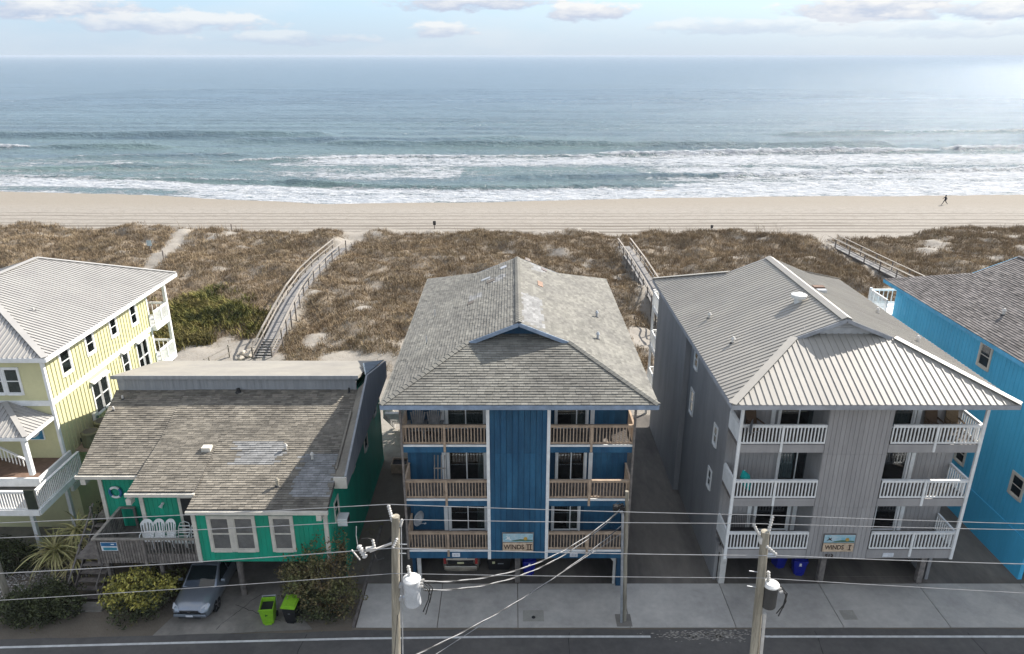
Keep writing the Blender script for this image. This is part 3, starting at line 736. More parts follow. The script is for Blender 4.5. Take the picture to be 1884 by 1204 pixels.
# thin tar seams and cracks on the road and drives
m_crack = mat('tar_seam', (.03,.03,.03), .9)
random.seed(21)
for (x0, y0, x1, y1, z) in ((-20,22.3,-6,22.6,.034),(-6,22.6,9,22.5,.034),(9,22.5,26,22.7,.034),(2.2,19,2.6,25.3,.034),(-9.5,18,-9.2,25.2,.034),(13,19,13.4,25.4,.034),(20.5,20,20.2,25.3,.034),(-13.2,25.5,-11.9,27.8,.024),(-12.9,27.0,-10.4,26.2,.024)):
    n = 16; mb = MB(); vs = []; dx, dy = x1-x0, y1-y0; L_ = math.hypot(dx, dy); nx, ny = -dy/L_, dx/L_; off = 0
    for i in range(n+1):
        t = i/n; off += random.uniform(-.05,.05); w = random.uniform(.006,.016)
        vs += [(x0+dx*t+nx*(off-w), y0+dy*t+ny*(off-w), z), (x0+dx*t+nx*(off+w), y0+dy*t+ny*(off+w), z)]
    mb.add(vs, [(2*i, 2*i+2, 2*i+3, 2*i+1) if nx*0+1 else () for i in range(n)]).build('road_crack', m_crack, kind='structure')
# drifted sand on the road where the edge line is worn away
m_drift = mat('drifted_sand', (.42,.39,.34), .95, .2, 3)
dm_ = MB()
for i in range(420):
    x = random.gauss(8.6, 1.1); y = random.gauss(25.15, .16); r_ = random.uniform(.012,.05)
    if y < 25.5: dm_.add([(x-r_*2,y,.0375),(x,y-r_*.6,.0375),(x+r_*2,y,.0375),(x,y+r_*.6,.0375)], [(0,1,2,3)])
o = dm_.build('drifted_sand', m_drift, kind='stuff'); o['label'] = 'drifted pale sand over the worn edge line by the right pole'; o['category'] = 'sand'
# ============================================================ BUILDINGS
UB = unit_box()
def window(parent, origin, ux, n, w, h, frame_m, glass_m=None, name='window', casing=.11, panes=2, label=None, curtain=False, depth=.05, back_m=None, hood=False):
    """sash window on a wall: origin = bottom centre on the wall face, ux = plan direction along the wall, n = outward plan normal"""
    o = Vector(origin); u = Vector((*ux, 0)); n = Vector((*n, 0)); up = Vector((0,0,1))
    def bx(mb, a, b, c, d, e, f):  # along u a..b, up c..d, out e..f
        vs = []
        for (q, s, t) in ((a,c,e),(b,c,e),(b,c,f),(a,c,f),(a,d,e),(b,d,e),(b,d,f),(a,d,f)): vs.append(o+u*q+up*s+n*t)
        mb.add(vs, [(3,2,1,0),(4,5,6,7),(0,1,5,4),(1,2,6,5),(2,3,7,6),(3,0,4,7)])
    fr = MB(); c = casing
    bx(fr, -w/2-c, -w/2, -c, h+c, -.02, depth); bx(fr, w/2, w/2+c, -c, h+c, -.02, depth)
    bx(fr, -w/2, w/2, h, h+c, -.02, depth); bx(fr, -w/2, w/2, -c, 0, -.02, depth+.03)
    f = fr.build(name, frame_m, parent, label=label)
    sh = MB()
    cols = 1
    bx(sh, -w/2, w/2, h*.48, h*.52, .004, .03); bx(sh, -w/2, -w/2+.04, 0, h, .003, .025); bx(sh, w/2-.04, w/2, 0, h, .003, .025)
    bx(sh, -w/2, w/2, 0, .045, .002, .024); bx(sh, -w/2, w/2, h-.045, h, .002, .024)
    sh.build('sash', frame_m, f)
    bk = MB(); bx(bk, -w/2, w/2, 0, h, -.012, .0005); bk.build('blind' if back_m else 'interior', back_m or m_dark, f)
    p1 = MB(); bx(p1, -w/2+.04, w/2-.04, .045, h*.48, .006, .012); p1.build('pane', glass_m or m_glass, f)
    p2 = MB(); bx(p2, -w/2+.04, w/2-.04, h*.52, h-.045, .012, .018); p2.build('pane', glass_m or m_glass, f)
    if hood:
        hd = MB(); 
        vs = [o+u*(-w/2-.12)+up*(h+.24)+n*.03, o+u*(w/2+.12)+up*(h+.24)+n*.03, o+u*(w/2+.12)+up*(h+.14)+n*.24, o+u*(-w/2-.12)+up*(h+.14)+n*.24]
        hd.prism(vs, (0,0,-.06)); hd.build('window_hood', frame_m, f)
    return f
def slider(parent, x0, x1, y, z, h, frame_m, cur=(.0,.0), fw=.09, openx=None, track=None):
    """sliding glass door in a wall opening facing -Y, x0..x1"""
    mb = MB(); mb.box(x0-fw, x0, y-.06, y+.04, z, z+h+fw); mb.box(x1, x1+fw, y-.06, y+.04, z, z+h+fw); mb.box(x0, x1, y-.06, y+.04, z+h, z+h+fw)
    xm = (x0+x1)/2 if openx is None else openx
    f = mb.build('sliding_door', frame_m, parent)
    for a, b, d in ((x0, xm+.03, 0), (xm-.03, x1, .03)):
        s = MB(); s.box(a, a+.05, y-.03+d, y-.003+d, z, z+h); s.box(b-.05, b, y-.03+d, y-.003+d, z, z+h); s.box(a+.05, b-.05, y-.03+d, y-.003+d, z, z+.08); s.box(a+.05, b-.05, y-.03+d, y-.003+d, z+h-.06, z+h)
        s.build('door_sash', frame_m, f)
        MB().box(a+.05, b-.05, y-.02+d, y-.012+d, z+.08, z+h-.06).build('pane', m_glass, f)
    for (a, b, k) in cur:
        c = MB(); n = max(3, int((b-a)*(x1-x0)/.05)); xa = x0+(x1-x0)*a; xb = x0+(x1-x0)*b
        vs = []
        for i in range(n+1):
            xx = xa+(xb-xa)*i/n; yy = y+.12+.03*(i % 2); vs += [(xx, yy, z+.05), (xx, yy, z+h-.02)]
        c.add(vs, [(2*i, 2*i+2, 2*i+3, 2*i+1) for i in range(n)]); c.build('curtain', k, f)
    return f
def condo(name, label, x0, x1, m_wall, m_board, trim, roofm, metal, rail_m, px0, px1, cfg):
    Yf, Yw, Yb = 27.6, 29.1, 44.4; ze = 10.4; FL = [2.7, 5.45, 8.2]
    B = thing(name, ((x0+x1)/2, Yw, 0), label, 'apartment building')
    el, er = cfg.get('eaves', (.68, .8)); xl, xr, yf, yb = x0-el, x1+er, 27.0, 45.1
    # walls: side walls, back wall, balcony back wall with door openings
    sw = MB(); ys = cfg.get('side_y0', 28.8)
    sw.box(x0, x0+.15, Yw, Yb, 2.2, ze-.02); sw.box(x1-.15, x1, Yw, Yb, 2.2, ze-.02); sw.box(x0+.15, x1-.15, Yb-.15, Yb, 2.2, ze-.02)
    sw.box(x0+.002, x0+.15, ys, Yb, 0, 2.2); sw.box(x1-.15, x1-.002, ys, Yb, 0, 2.2); sw.box(x0+.15, x1-.15, 38.0, 38.15, 0, 2.19)
    sw.build('side_wall', m_wall, B)
    side = MB()
    for xs_, s in ((x0, -1), (x1, 1)):
        y = ys
        while y < Yb-.05:
            z0 = 0.02
            side.box(min(xs_, xs_+s*.014), max(xs_, xs_+s*.014), y+.008, y+cfg.get('groove', .2)-.008, z0 if y > ys else .02, 2.18 if y < Yw else ze-.05)
            y += cfg.get('groove', .2)
    side.build('siding', m_wall, B, kind='stuff')
    if cfg.get('jog'):
        j = MB(); j.box(x0-.30, x0-.015, 36.6, Yb, 0, ze-.12); j.build('wall_bay', m_wall, B)
        boards(B, (x0-.30, 36.6), (x0-.30, Yb), .02, ze-.15, .2, m_wall, parts=False, nrm=(-1,0))
    # parking ceiling and floors
    fl = MB()
    for i, z in enumerate(FL): fl.box(x0+.01, x1-.01, Yf+.08, Yw+.02, z-.16, z)
    fl.build('balcony_floor', cfg.get('floor_m', m_greywood), B)
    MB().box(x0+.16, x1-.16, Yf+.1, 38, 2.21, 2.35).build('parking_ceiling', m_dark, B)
    MB().box(x0+.16, x1-.16, 29.0, 38, .014, .022).build('parking_floor', m_asph2, B)
    MB().box(x0+.02, x1-.02, Yf+.1, Yw, ze-.22, ze-.05).build('balcony_ceiling', m_wall, B)
    # bands under the balconies
    for side_, (a, b) in (('l', (x0, px0)), ('r', (px1, x1))):
        for z, dz in zip(FL, (.48, .40, .40)):
            MB().box(a+(.0 if a == px1 else 0), b, Yf, Yf+.06, z-dz, z-.10).build('balcony_band', m_board, B)
            if cfg.get('bandline'): MB().box(a, b, Yf-.02, Yf+.05, z-.10, z-.02).build('band_trim', trim, B)
            else: MB().box(a, b, Yf+.0, Yf+.05, z-.098, z-.01).build('band_trim', m_board, B)
    # centre panel of separate boards
    MB().box(px0, px1, Yf+.03, Yw, 2.2, ze-.22).build('stair_tower', m_wall, B)
    tiers = cfg['tiers']
    for t0, t1 in zip(tiers[:-1], tiers[1:]): boards(B, (px0+.02, Yf+.03), (px1-.02, Yf+.03), t0+.003, t1-.003, cfg['board'], m_board, nrm=(0,-1), t=.03, gap=cfg.get('gap', .014))
    if cfg.get('ptrim'):
        for x in (px0, px1): MB().box(x-.07, x+.07, Yf-.05, Yf+.0, 2.2, ze-.2).build('corner_trim', trim, B)
    # balconies
    for lv, z in enumerate(FL):
        for sd_, (a, b) in enumerate(((x0, px0), (px1, x1))):
            d = cfg['doors'][(lv, sd_)]; dx0, dx1 = d['x']; hh = 2.05
            wl = MB(); wl.box(a+.15 if sd_ == 0 else a, dx0-.09, Yw, Yw+.12, z, z+2.3); wl.box(dx1+.09, b-(.15 if sd_ else 0), Yw, Yw+.12, z, z+2.3); wl.box(dx0-.09, dx1+.09, Yw, Yw+.12, z+hh+.09, z+2.3)
            wl.build('balcony_wall', m_wall, B)
            for (p, q) in ((a+(.15 if sd_ == 0 else 0), dx0-.25), (dx1+.25, b-(.15 if sd_ else 0))):
                if q-p > .3: boards(B, (p, Yw), (q, Yw), z+.01, z+2.28, cfg['board']*1.0, m_board, nrm=(0,-1), t=.015)
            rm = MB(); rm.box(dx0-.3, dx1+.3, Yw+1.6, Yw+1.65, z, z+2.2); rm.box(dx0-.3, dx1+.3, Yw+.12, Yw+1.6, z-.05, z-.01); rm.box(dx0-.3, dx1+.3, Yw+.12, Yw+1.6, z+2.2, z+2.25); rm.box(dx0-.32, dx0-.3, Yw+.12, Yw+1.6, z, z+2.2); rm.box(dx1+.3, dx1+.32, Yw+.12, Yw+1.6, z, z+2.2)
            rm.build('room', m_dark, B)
            slider(B, dx0, dx1, Yw-.02, z, hh, trim, cur=d.get('cur', ()), openx=d.get('m'))
            for tx in d.get('trims', ()): MB().box(tx-.09, tx+.09, Yw-.05, Yw-.016, z, z+2.25).build('door_trim', trim, B)
            mid = (a+b)/2; rh = .95
            railing(B, (a+.08, Yf+.03), (b-.02 if sd_ == 0 else b-.08, Yf+.03), z-.0, rh, rail_m, sp=cfg['bal'], bw=cfg.get('bw', .035), top=(.12,.05), bm=cfg.get('bal_m'))
            xe = x0+.05 if sd_ == 0 else x1-.05
            railing(B, (xe, Yf+.08), (xe, Yw-.02), z, rh, rail_m, sp=cfg['bal'], bw=cfg.get('bw', .035), bm=cfg.get('bal_m'))
            MB().box(mid-.05, mid+.05, Yf-.05, Yf+.0, z-.36, z+rh+.02).build('railing_post', rail_m, B)
            if cfg.get('sidepanel') and sd_ == 0: MB().box(x0-.02, x0+.0, Yf+.1, Yw-.03, z+.08, z+rh-.06).build('railing_panel', rail_m, B)
    pw = cfg.get('post_w', .10)
    for x in (x0+.03, x1-.03): MB().box(x-pw/2, x+pw/2, Yf-.055, Yf+.045, 2.2, ze-.2).build('corner_post', cfg['post_m'], B)
    for x, bigp in cfg['piles']: 
        MB().box(x-.13, x+.13, 28.55, 28.81, 0, 2.205).build('pile', cfg['pile_m'], B)
    # roof
    r = 3.7; p = .41; xm = (xl+xr)/2; hw = (xr-xl)/2; zr = ze+p*hw
    def Zx(x): return ze+p*min(x-xl, xr-x)
    gov = cfg.get('gov', .25); ga, gb = yf+r-gov, yb-r+gov
    left = [(xl,yf,ze),(xl+r,yf+r,ze+p*r),(xl+r,ga,ze+p*r),(xm,ga,zr),(xm,gb,zr),(xl+r,gb,ze+p*r),(xl+r,yb-r,ze+p*r),(xl,yb,ze)]
    left = [(xl,yf,ze),(xl+r-gov,ga,ze+p*(r-gov)),(xm,ga,zr),(xm,gb,zr),(xl+r-gov,gb,ze+p*(r-gov)),(xl,yb,ze)]
    right = [(xl+xr-x, y, z) for x, y, z in left]
    rr = r+.75
    front = [(xl,yf,ze),(xr,yf,ze),(xr-r,yf+r,ze+p*r),(xr-rr,yf+rr,ze+p*rr),(xl+rr,yf+rr,ze+p*rr),(xl+r,yf+r,ze+p*r)]
    front = [(xl,yf,ze),(xr,yf,ze),(xr-rr,yf+rr,ze+p*rr),(xl+rr,yf+rr,ze+p*rr)]
    back = [(x, yf+yb-y, z) for x, y, z in front]
    fn = metal_plane if metal else shingle_plane
    kw = {} if metal else dict(patches=cfg.get('patches', ()))
    def halves(pl): return [[pl[0], pl[1], pl[4], pl[5]], [pl[1], pl[2], pl[3], pl[4]]]
    fn(left, (0,1,0), roofm, B, **(kw if metal else dict(kw, subs=halves(left), lift=.027))); fn(right, (0,1,0), roofm, B, **(kw if metal else dict(kw, subs=halves(right), lift=.024))); fn(front, (1,0,0), roofm, B)
    if metal: fn(back, (1,0,0), roofm, B, stuff=True)
    else: fn(back, (1,0,0), roofm, B)
    # gable ends
    for yg, s in ((yf+r+.28, 1), (yb-r-.28, -1)):
        g = MB(); xa = xl+r+.0; 
        g.prism([(xa, yg, ze+p*r-.14), (xr-r, yg, ze+p*r-.14), (xm, yg, zr-.16)], (0, s*.12, 0)); gm_ = g.build('gable_wall', cfg['gable_m'], B)
        if cfg.get('lap'):
            zz = ze+p*rr+.0
            while zz < zr-.2:
                hwz = (zr-.18-zz)/p
                MB().prism([(xm-hwz, yg-.001*s, zz), (xm+hwz, yg-.001*s, zz), (xm+hwz-.3, yg-.001*s, zz+.115), (xm-hwz+.3, yg-.001*s, zz+.115)], (0,-.035*s,0)).build('lap_board', cfg['gable_m'], gm_)
                zz += .13
        for sx in (-1, 1):
            xe = xm+sx*(hw-r+gov+.03); yr_ = (ga-.03) if s > 0 else (gb+.03)
            MB().bar((xe, yr_, ze+p*(r-gov)-.08), (xm, yr_, zr-.08), .04, .17).build('rake_board', cfg['fascia_m'], B)
    # fascia
    fm = cfg['fascia_m']; fz = ze-.14
    for (a, b) in (((xl,yf),(xr,yf)), ((xr,yf),(xr,yb)), ((xr,yb),(xl,yb)), ((xl,yb),(xl,yf))):
        MB().bar((*a, fz+.03), (*b, fz+.03), .05, .20).build('fascia', fm, B)
    MB().box(xl+.05, xr-.05, yf+.05, Yw+.3, ze-.24, ze-.20).build('soffit', cfg.get('soffit_m', m_wall), B)
    MB().box(xl+.05, x0-.02, Yw+.3, yb-.05, ze-.24, ze-.20).build('soffit', cfg.get('soffit_m', m_wall), B)
    MB().box(x1+.02, xr-.05, Yw+.3, yb-.05, ze-.24, ze-.20).build('soffit', cfg.get('soffit_m', m_wall), B)
    # caps
    if metal:
        c = MB(); c.bar((xm-.12, ga, zr+.03), (xm-.12, gb, zr+.03), .28, .03, up=(-p,0,1)); c.build('ridge_cap', roofm, B)
        c = MB(); c.bar((xm+.12, ga, zr+.03), (xm+.12, gb, zr+.03), .28, .03, up=(p,0,1)); c.build('ridge_cap', roofm, B)
        for sx, xx in ((1, xl), (-1, xr)):
            for (ya, yd, sy) in ((yf, yf+r, 1), (yb, yb-r, -1)):
                MB().bar((xx, ya, ze+.07), (xx+sx*r, yd, ze+p*r+.07), .34, .03).build('hip_cap', roofm, B)
    else:
        caps((xm, ga, zr+.02), (xm, gb, zr+.02), B, cfg.get('cap_m', roofm), .24, .3)
        for sx, xx in ((1, xl), (-1, xr)):
            caps((xx, yf, ze+.03), (xx+sx*(r-.2), yf+r-.2, ze+p*(r-.2)+.03), B, cfg.get('cap_m', roofm), .24, .3)
    def roof_z(x): return ze+p*min(x-xl, xr-x)
    B['zr'] = zr; del B['zr']
    return B, roof_z
def vent(parent, x, y, z, h=.32, r=.05, m=None, cap=False, name='vent_pipe'):
    mb = MB().tube([(x,y,z-.1),(x,y,z+h)], r, 8); 
    o = mb.build(name, m or m_galv, parent)
    MB().tube([(x,y,z-.03),(x,y,z+.05)], r*2.3, 8, r1=r*1.05).build('flashing', m_cable, o)
    if cap: MB().tube([(x,y,z+h),(x,y,z+h+.12)], r*1.7, 8, r1=r*.6).build('vent_cap', m or m_galv, o)
    return o
C1, C2 = m_curtain, m_dark
# ---------------- blue building
bd = {(0,0): dict(x=(-2.92,-1.26), cur=[(.76,1,C1)], trims=(-3.13,)), (0,1): dict(x=(1.95,3.15), m=2.75, cur=[(.55,.95,C1)], trims=()),
      (1,0): dict(x=(-2.92,-1.26), cur=[(.80,1,C1)], trims=(-3.13,)), (1,1): dict(x=(2.08,3.35), cur=[], trims=(3.62,)),
      (2,0): dict(x=(-2.92,-1.26), cur=[(.0,1,C1)], trims=(-3.13,)), (2,1): dict(x=(2.0,3.35), m=2.9, cur=[(.5,1,C1)], trims=(3.62,))}
BLUE, rzb = condo('blue_apartment_building', 'three storey deep blue apartment building with grey shingle roof and brown wooden balcony rails', -4.8, 5.3, m_blue, m_blueb, m_white, m_shin_b, False, m_wood, -1.04, 1.58,
    dict(doors=bd, tiers=(2.2, 4.9, 7.75, 10.15), board=.26, ptrim=True, bandline=True, bal=.14, bw=.04, gap=.022, post_m=m_greywood, post_w=.09, pile_m=m_greywood, piles=[(.27,0),(5.1,0)],
         gable_m=m_blue, fascia_m=mat('pale_blue_fascia', (.26,.33,.43), .6, .1, 2), soffit_m=m_blue, groove=.26,
         patches=[((1.05,33.0),.55,2.2), ((1.6,41),.4,.6), ((-.9,38.8),.5,.5), ((-2.0,37),.35,.35)]))
for x in (-4.45,):
    MB().box(x-.09, x+.09, 28.5, 28.66, 0, 2.2).build('pile', m_white2, BLUE)
MB().box(4.85, 4.97, 28.45, 28.6, 0, 2.2).build('pile', m_white2, BLUE)
MB().prism([(4.2,28.5,2.19),(4.93,28.5,2.19),(4.93,28.5,1.2)], (0,.1,0)).build('knee_brace', m_white2, BLUE)
MB().prism([(-4.2,28.5,2.19),(-4.5,28.5,2.19),(-4.5,28.5,1.7)], (0,.1,0)).build('knee_brace', m_white2, BLUE)
MB().box(4.99, 5.28, 28.3, 28.79, .0, 2.19).build('pier_wall', m_blue, BLUE)
for x, y in ((-4.09,36.2),(-4.12,32.4)): vent(BLUE, x, y, rzb(x), .42, .025)
for x, y in ((4.46,35.9),(4.12,32.4)): vent(BLUE, x, y, rzb(x), .26, .06, cap=True)
# odd coloured old shingles on the blue roof
for x, y, w, h, c in ((-1.2,38.8,.45,.5,(.16,.14,.12)),(-2.2,36.2,.3,.4,(.17,.15,.13)),(1.55,37.9,.28,.9,(.33,.22,.16)),(.95,42.6-.6,.3,.6,(.2,.17,.15)),(1.9,41.2,.3,.5,(.2,.17,.16)),(-.5,40.6,.35,.45,(.42,.44,.47)),(-1.5,39.6,.5,.3,(.40,.42,.44))):
    z = rzb(x); s = -1 if x > .3 else 1; dz = .41*w/2*s
    MB().prism([(x-w/2,y-h/2,z-dz+.05),(x+w/2,y-h/2,z+dz+.05),(x+w/2,y+h/2,z+dz+.05),(x-w/2,y+h/2,z-dz+.05)], (0,0,-.03)).build('mismatched_shingle', mat('odd_shingle_%d' % int(x*100), c, .9), BLUE, label='odd coloured repair shingles near the ridge')
# ---------------- grey building
gd = {(0,0): dict(x=(11.55,13.1), cur=[], trims=(11.25,13.4)), (0,1): dict(x=(16.75,18.25), m=17.25, cur=[], trims=(18.5,)),
      (1,0): dict(x=(12.3,14.0), m=13.1, cur=[(0,.42,m_board_label)], trims=()), (1,1): dict(x=(16.6,18.2), m=17.1, cur=[], trims=(18.45,)),
      (2,0): dict(x=(12.05,13.75), cur=[(.8,1,C1)], trims=(11.75,14.0)), (2,1): dict(x=(16.55,18.05), m=17.0, cur=[(.45,.95,C1)], trims=(18.3,))}
GREY, rzg = condo('grey_apartment_building', 'three storey grey apartment building with ribbed metal roof and white balcony rails', 9.8, 20.3, m_grey, m_greyb, m_white, m_metal, True, m_white, 13.55, 16.35,
    dict(doors=gd, tiers=(2.2, 5.0, 7.7, 10.15), board=.2, bal=.155, bw=.05, post_m=m_white, post_w=.13, pile_m=m_greywood, piles=[(14.95,0),(19.75,0)], jog=True, sidepanel=True,
         gable_m=mat('grey_lap_siding', (.50,.50,.50), .6, .05), fascia_m=mat('grey_fascia', (.36,.37,.39), .6, .05), soffit_m=m_white2, lap=True, gov=-.02, eaves=(.65,.85)))
MB().box(10.0, 10.28, 28.5, 28.79, 0, 2.2).build('pile', m_white2, GREY)
MB().prism([(9.82,28.52,2.19),(10.9,28.52,2.19),(10.3,28.52,1.85),(9.82,28.52,1.85)], (0,.1,0)).build('knee_brace', m_greyb, GREY)
for x, y in ((10.46,36.1),(10.64,32.4),(19.58,36.6),(19.53,32.4)): vent(GREY, x, y, rzg(x), .22, .07, m_white2, cap=True)
tv = MB().tube([(14.25,34.2,rzg(14.25)-.1),(14.25,34.2,rzg(14.25)+.28)], .2, 14).build('turbine_vent', m_lid, GREY)
MB().tube([(14.25,34.2,rzg(14.25)+.24),(14.25,34.2,rzg(14.25)+.4),(14.25,34.2,rzg(14.25)+.5)], [.34,.38,.12], 16).build('vent_dome', m_lid, tv)
MB().box(15.75, 16.3, 36.0, 36.35, rzg(16)+.0, rzg(16)+.2).build('roof_hatch', m_rust, GREY)
MB().box(15.8, 16.25, 35.6, 35.9, rzg(16)+.0, rzg(16)+.15).build('roof_hatch', m_galv, GREY)
for (y, z, w, h) in ((35.3,8.45,.6,.95),(35.4,5.75,.6,1.25),(30.75,6.45,.45,.9),(30.95,3.95,.45,.9)):
    window(GREY, (9.785, y, z), (0,1), (-1,0), w, h, m_white, casing=.1)
for y, z in (): window(GREY, (9.485, y, z), (0,1), (-1,0), .7, 1.0, m_white, casing=.1)
# ---------------- azure building
ad_ = {(l, s): dict(x=((26.8,28.2),(31.6,33.0))[s], cur=[], trims=()) for l in range(3) for s in range(2)}
AZ, rza = condo('azure_apartment_building', 'bright azure blue apartment building with dark brown shingle roof cut off by the right edge', 24.75, 35.2, m_azure, m_azure, m_white, m_shin_a, False, m_white, 28.55, 31.2,
    dict(doors=ad_, tiers=(2.2, 5.0, 7.7, 10.15), board=.3, bal=.155, bw=.05, post_m=m_white, post_w=.13, pile_m=m_greywood, piles=[(29.9,0)], gable_m=m_azure, fascia_m=mat('azure_fascia', (.10,.42,.68), .6, .05), soffit_m=m_azure, groove=.3, eaves=(.6,.8)))
MB().box(24.70, 24.748, 28.8, 44.4, 0, 2.15).build('ground_floor_skirt', m_azure, AZ)
for (y, z, w, h) in ((34.9,8.72,.8,1.15),(30.45,3.75,.75,1.0),(34.9,3.0,.7,1.0),(39.3,6.0,.8,1.2)): window(AZ, (24.735, y, z), (0,1), (-1,0), w, h, m_cream, casing=.12)
vent(AZ, 25.27+.7, 36.05, rza(25.97), .25, .07, m_white2, cap=True)
# sea-side balconies of the three buildings
def sea_balcony(B, x0, x1, m_r, yb=44.42, d=1.9, lv=(2.7,5.45,8.2), off=.3):
    for z in lv:
        MB().box(x0-off, x1+off, yb, yb+d, z-.25, z).build('sea_balcony_floor', m_r, B)
        railing(B, (x0-off+.05, yb+.05), (x0-off+.05, yb+d-.05), z, 1.0, m_r, sp=.15, bw=.04)
        railing(B, (x0-off+.05, yb+d-.05), (x1+off-.05, yb+d-.05), z, 1.0, m_r, sp=.3, bw=.04)
    for x in (x0-off+.05, (x0+x1)/2, x1+off-.05): MB().box(x-.07, x+.07, yb+d-.12, yb+d+.02, 0, 9.3).build('balcony_post', m_r, B)
sea_balcony(GREY, 9.8, 20.3, m_white)
sea_balcony(AZ, 24.75, 35.2, m_white, d=2.4, off=.5)
sea_balcony(BLUE, -4.8, 5.3, m_greywood, d=1.5, off=0)

# ---------------- signs
def name_sign(x0, x1, y, z0, z1, txt, label, bird_l, bg_m):
    w = x1-x0; zm = z0+(z1-z0)*.52
    S = thing('building_sign', ((x0+x1)/2, y, z0), label, 'sign')
    MB().box(x0-.03, x1+.03, y-.02, y+.028, z0-.03, z1+.04).build('back_board', m_greywood, S, bevel=.01)
    MB().box(x0, x1, y-.06, y-.022, z0, zm-.02).build('name_board', m_signwood, S, bevel=.01)
    MB().box(x0, x1, y-.05, y-.022, zm+.02, z1).build('picture_board', m_pic, S, bevel=.01)
    c = (x0+x1)/2; zc = (z0+zm)/2; s = (zm-z0)*.86; th = .018
    text_mesh('WINDS', s*.82, .006, 'lettering', m_letter, S, (c-w*.13, y-.066, zc), (R(90),0,0), .80)
    bar = MB(); xs = [c+w*.37] if txt == 'I' else [c+w*.335, c+w*.415]
    hh = s*.36
    for xx in xs: bar.box(xx-.022, xx+.022, y-.072, y-.0605, zc-hh+.03, zc+hh-.03)
    xa, xb = xs[0]-.075, xs[-1]+.075
    bar.box(xa, xb, y-.072, y-.0605, zc+hh-.03, zc+hh+.005); bar.box(xa, xb, y-.072, y-.0605, zc-hh-.005, zc-hh+.03); bar.build('numeral', m_letter, S)
    # gull on the left, sun on the right
    bl = MB(); bx_ = x0+w*.17; bz = zm+(z1-zm)*.5; k = .62 if txt == 'II' else .55
    bl.prism([(bx_-.22*k,y-.051,bz-.14*k),(bx_-.04*k,y-.051,bz+.02*k),(bx_-.12*k,y-.051,bz+.20*k),(bx_+.06*k,y-.051,bz+.05*k),(bx_+.16*k,y-.051,bz+.17*k),(bx_+.12*k,y-.051,bz-.02*k),(bx_+.26*k,y-.051,bz-.18*k),(bx_+.02*k,y-.051,bz-.07*k)], (0,-.012,0)); bl.build('gull_emblem', bird_l, S)
    su = MB(); sx = x0+w*.75; sz = bz-.02
    su.prism([(sx+.09*math.cos(t*math.pi/6), y-.051, sz+.09*math.sin(t*math.pi/6)) for t in range(12)], (0,-.01,0)); su.build('sun_emblem', m_orange, S)
    fl = MB(); 
    fl.prism([(x0+.35,y-.0505,bz-.16),(x1-.02,y-.0505,bz-.16),(x1-.02,y-.0505,bz-.09),(x0+.8,y-.0505,bz-.05),(x0+.5,y-.0505,bz-.11)], (0,-.006,0)); fl.build('shore_emblem', mat('sign_green', (.09,.18,.12), .6), S)
    return S
name_sign(-.42, .96, 27.57, 2.65, 3.62, 'II', 'painted WINDS II sign with a white gull on the deep blue wall', m_white, m_pic)
name_sign(14.25, 15.65, 27.57, 2.65, 3.55, 'I', 'painted WINDS I sign with a dark gull on the grey wall', m_letter, m_pic)
t = text_mesh('512', .26, .01, 'house_number', m_letter, None, (14.62, 27.55, 2.38), (R(90),0,0)); tag(t, 'dark 512 house number under the WINDS I sign', 'house number')
def plate(x, lab, txt, w=.36, h=.2):
    P_ = thing('unit_plate', (x, 27.59, 2.32), lab, 'sign')
    MB().box(x-w/2, x+w/2, 27.565, 27.597, 2.32, 2.32+h).build('plate', m_board_label, P_)
    if txt: text_mesh(txt, .15, .003, 'lettering', m_galv, P_, (x, 27.56, 2.32+h/2), (R(90),0,0))
plate(-2.58, 'small white number plate under the left balconies of the blue building', '514', .36)
plate(2.85, 'small white number plate under the right balconies of the blue building', '514', .36)
plate(11.95, 'blank white plate under the left balconies of the grey building, behind the pole', None, .5)
plate(17.35, 'blank white plate under the right balconies of the grey building', None, .5)

# ---------------- green house
GRN = thing('green_beach_house', (-14, 34, 0), 'green beach house on pilings with worn shingle roof and raised rear roof', 'house')
s_ = .28
def gz(y): return 5.4+s_*(y-26.7)
YR = 34.4
# three stepped roof sections on one slope
sections = [((-19.95, -16.9), 28.75), ((-17.15, -14.05), 27.55), ((-14.25, -8.1), 26.7)]
A = [(-19.95,28.75,gz(28.75)),(-17.0,28.75,gz(28.75)),(-17.0,YR,gz(YR)),(-20.75,YR,gz(YR))]
patches = [((-12.0,30.0),1.15,.75), ((-8.95,28.55),.95,1.3)]
shingle_plane(A, (1,0,0), m_shin_g, GRN, expo=.14, thick=.14)
B_ = [(-17.1,27.55,gz(27.55)+.20),(-14.15,27.55,gz(27.55)+.20),(-14.15,31.2,gz(31.2)+.02),(-17.0,31.2,gz(31.2)+.02)]
shingle_plane(B_, (1,0,0), m_shin_g, GRN, expo=.14, thick=.2)
C_ = [(-14.15,26.7,gz(26.7)+.10),(-8.05,26.7,gz(26.7)+.10),(-8.05,31.2,gz(31.2)+.02),(-14.15,31.2,gz(31.2)+.02)]
shingle_plane(C_, (1,0,0), m_shin_g, GRN, expo=.14, thick=.2, patches=patches)
D_ = [(-17.05,31.1,gz(31.1)+.02),(-8.05,31.1,gz(31.1)+.02),(-8.05,YR,gz(YR)+.02),(-17.05,YR,gz(YR)+.02)]
shingle_plane(D_, (1,0,0), m_shin_g, GRN, expo=.14, thick=.15)
def gutter(x0, x1, y, z): 
    g = MB().box(x0, x1, y-.12, y+.0, z-.19, z-.03); g.build('gutter', m_cream, GRN)
gutter(-20.05, -17.0, 28.74, gz(28.75)); gutter(-17.2, -14.1, 27.54, gz(27.55)+.18); gutter(-14.2, -8.0, 26.69, gz(26.7)+.08)
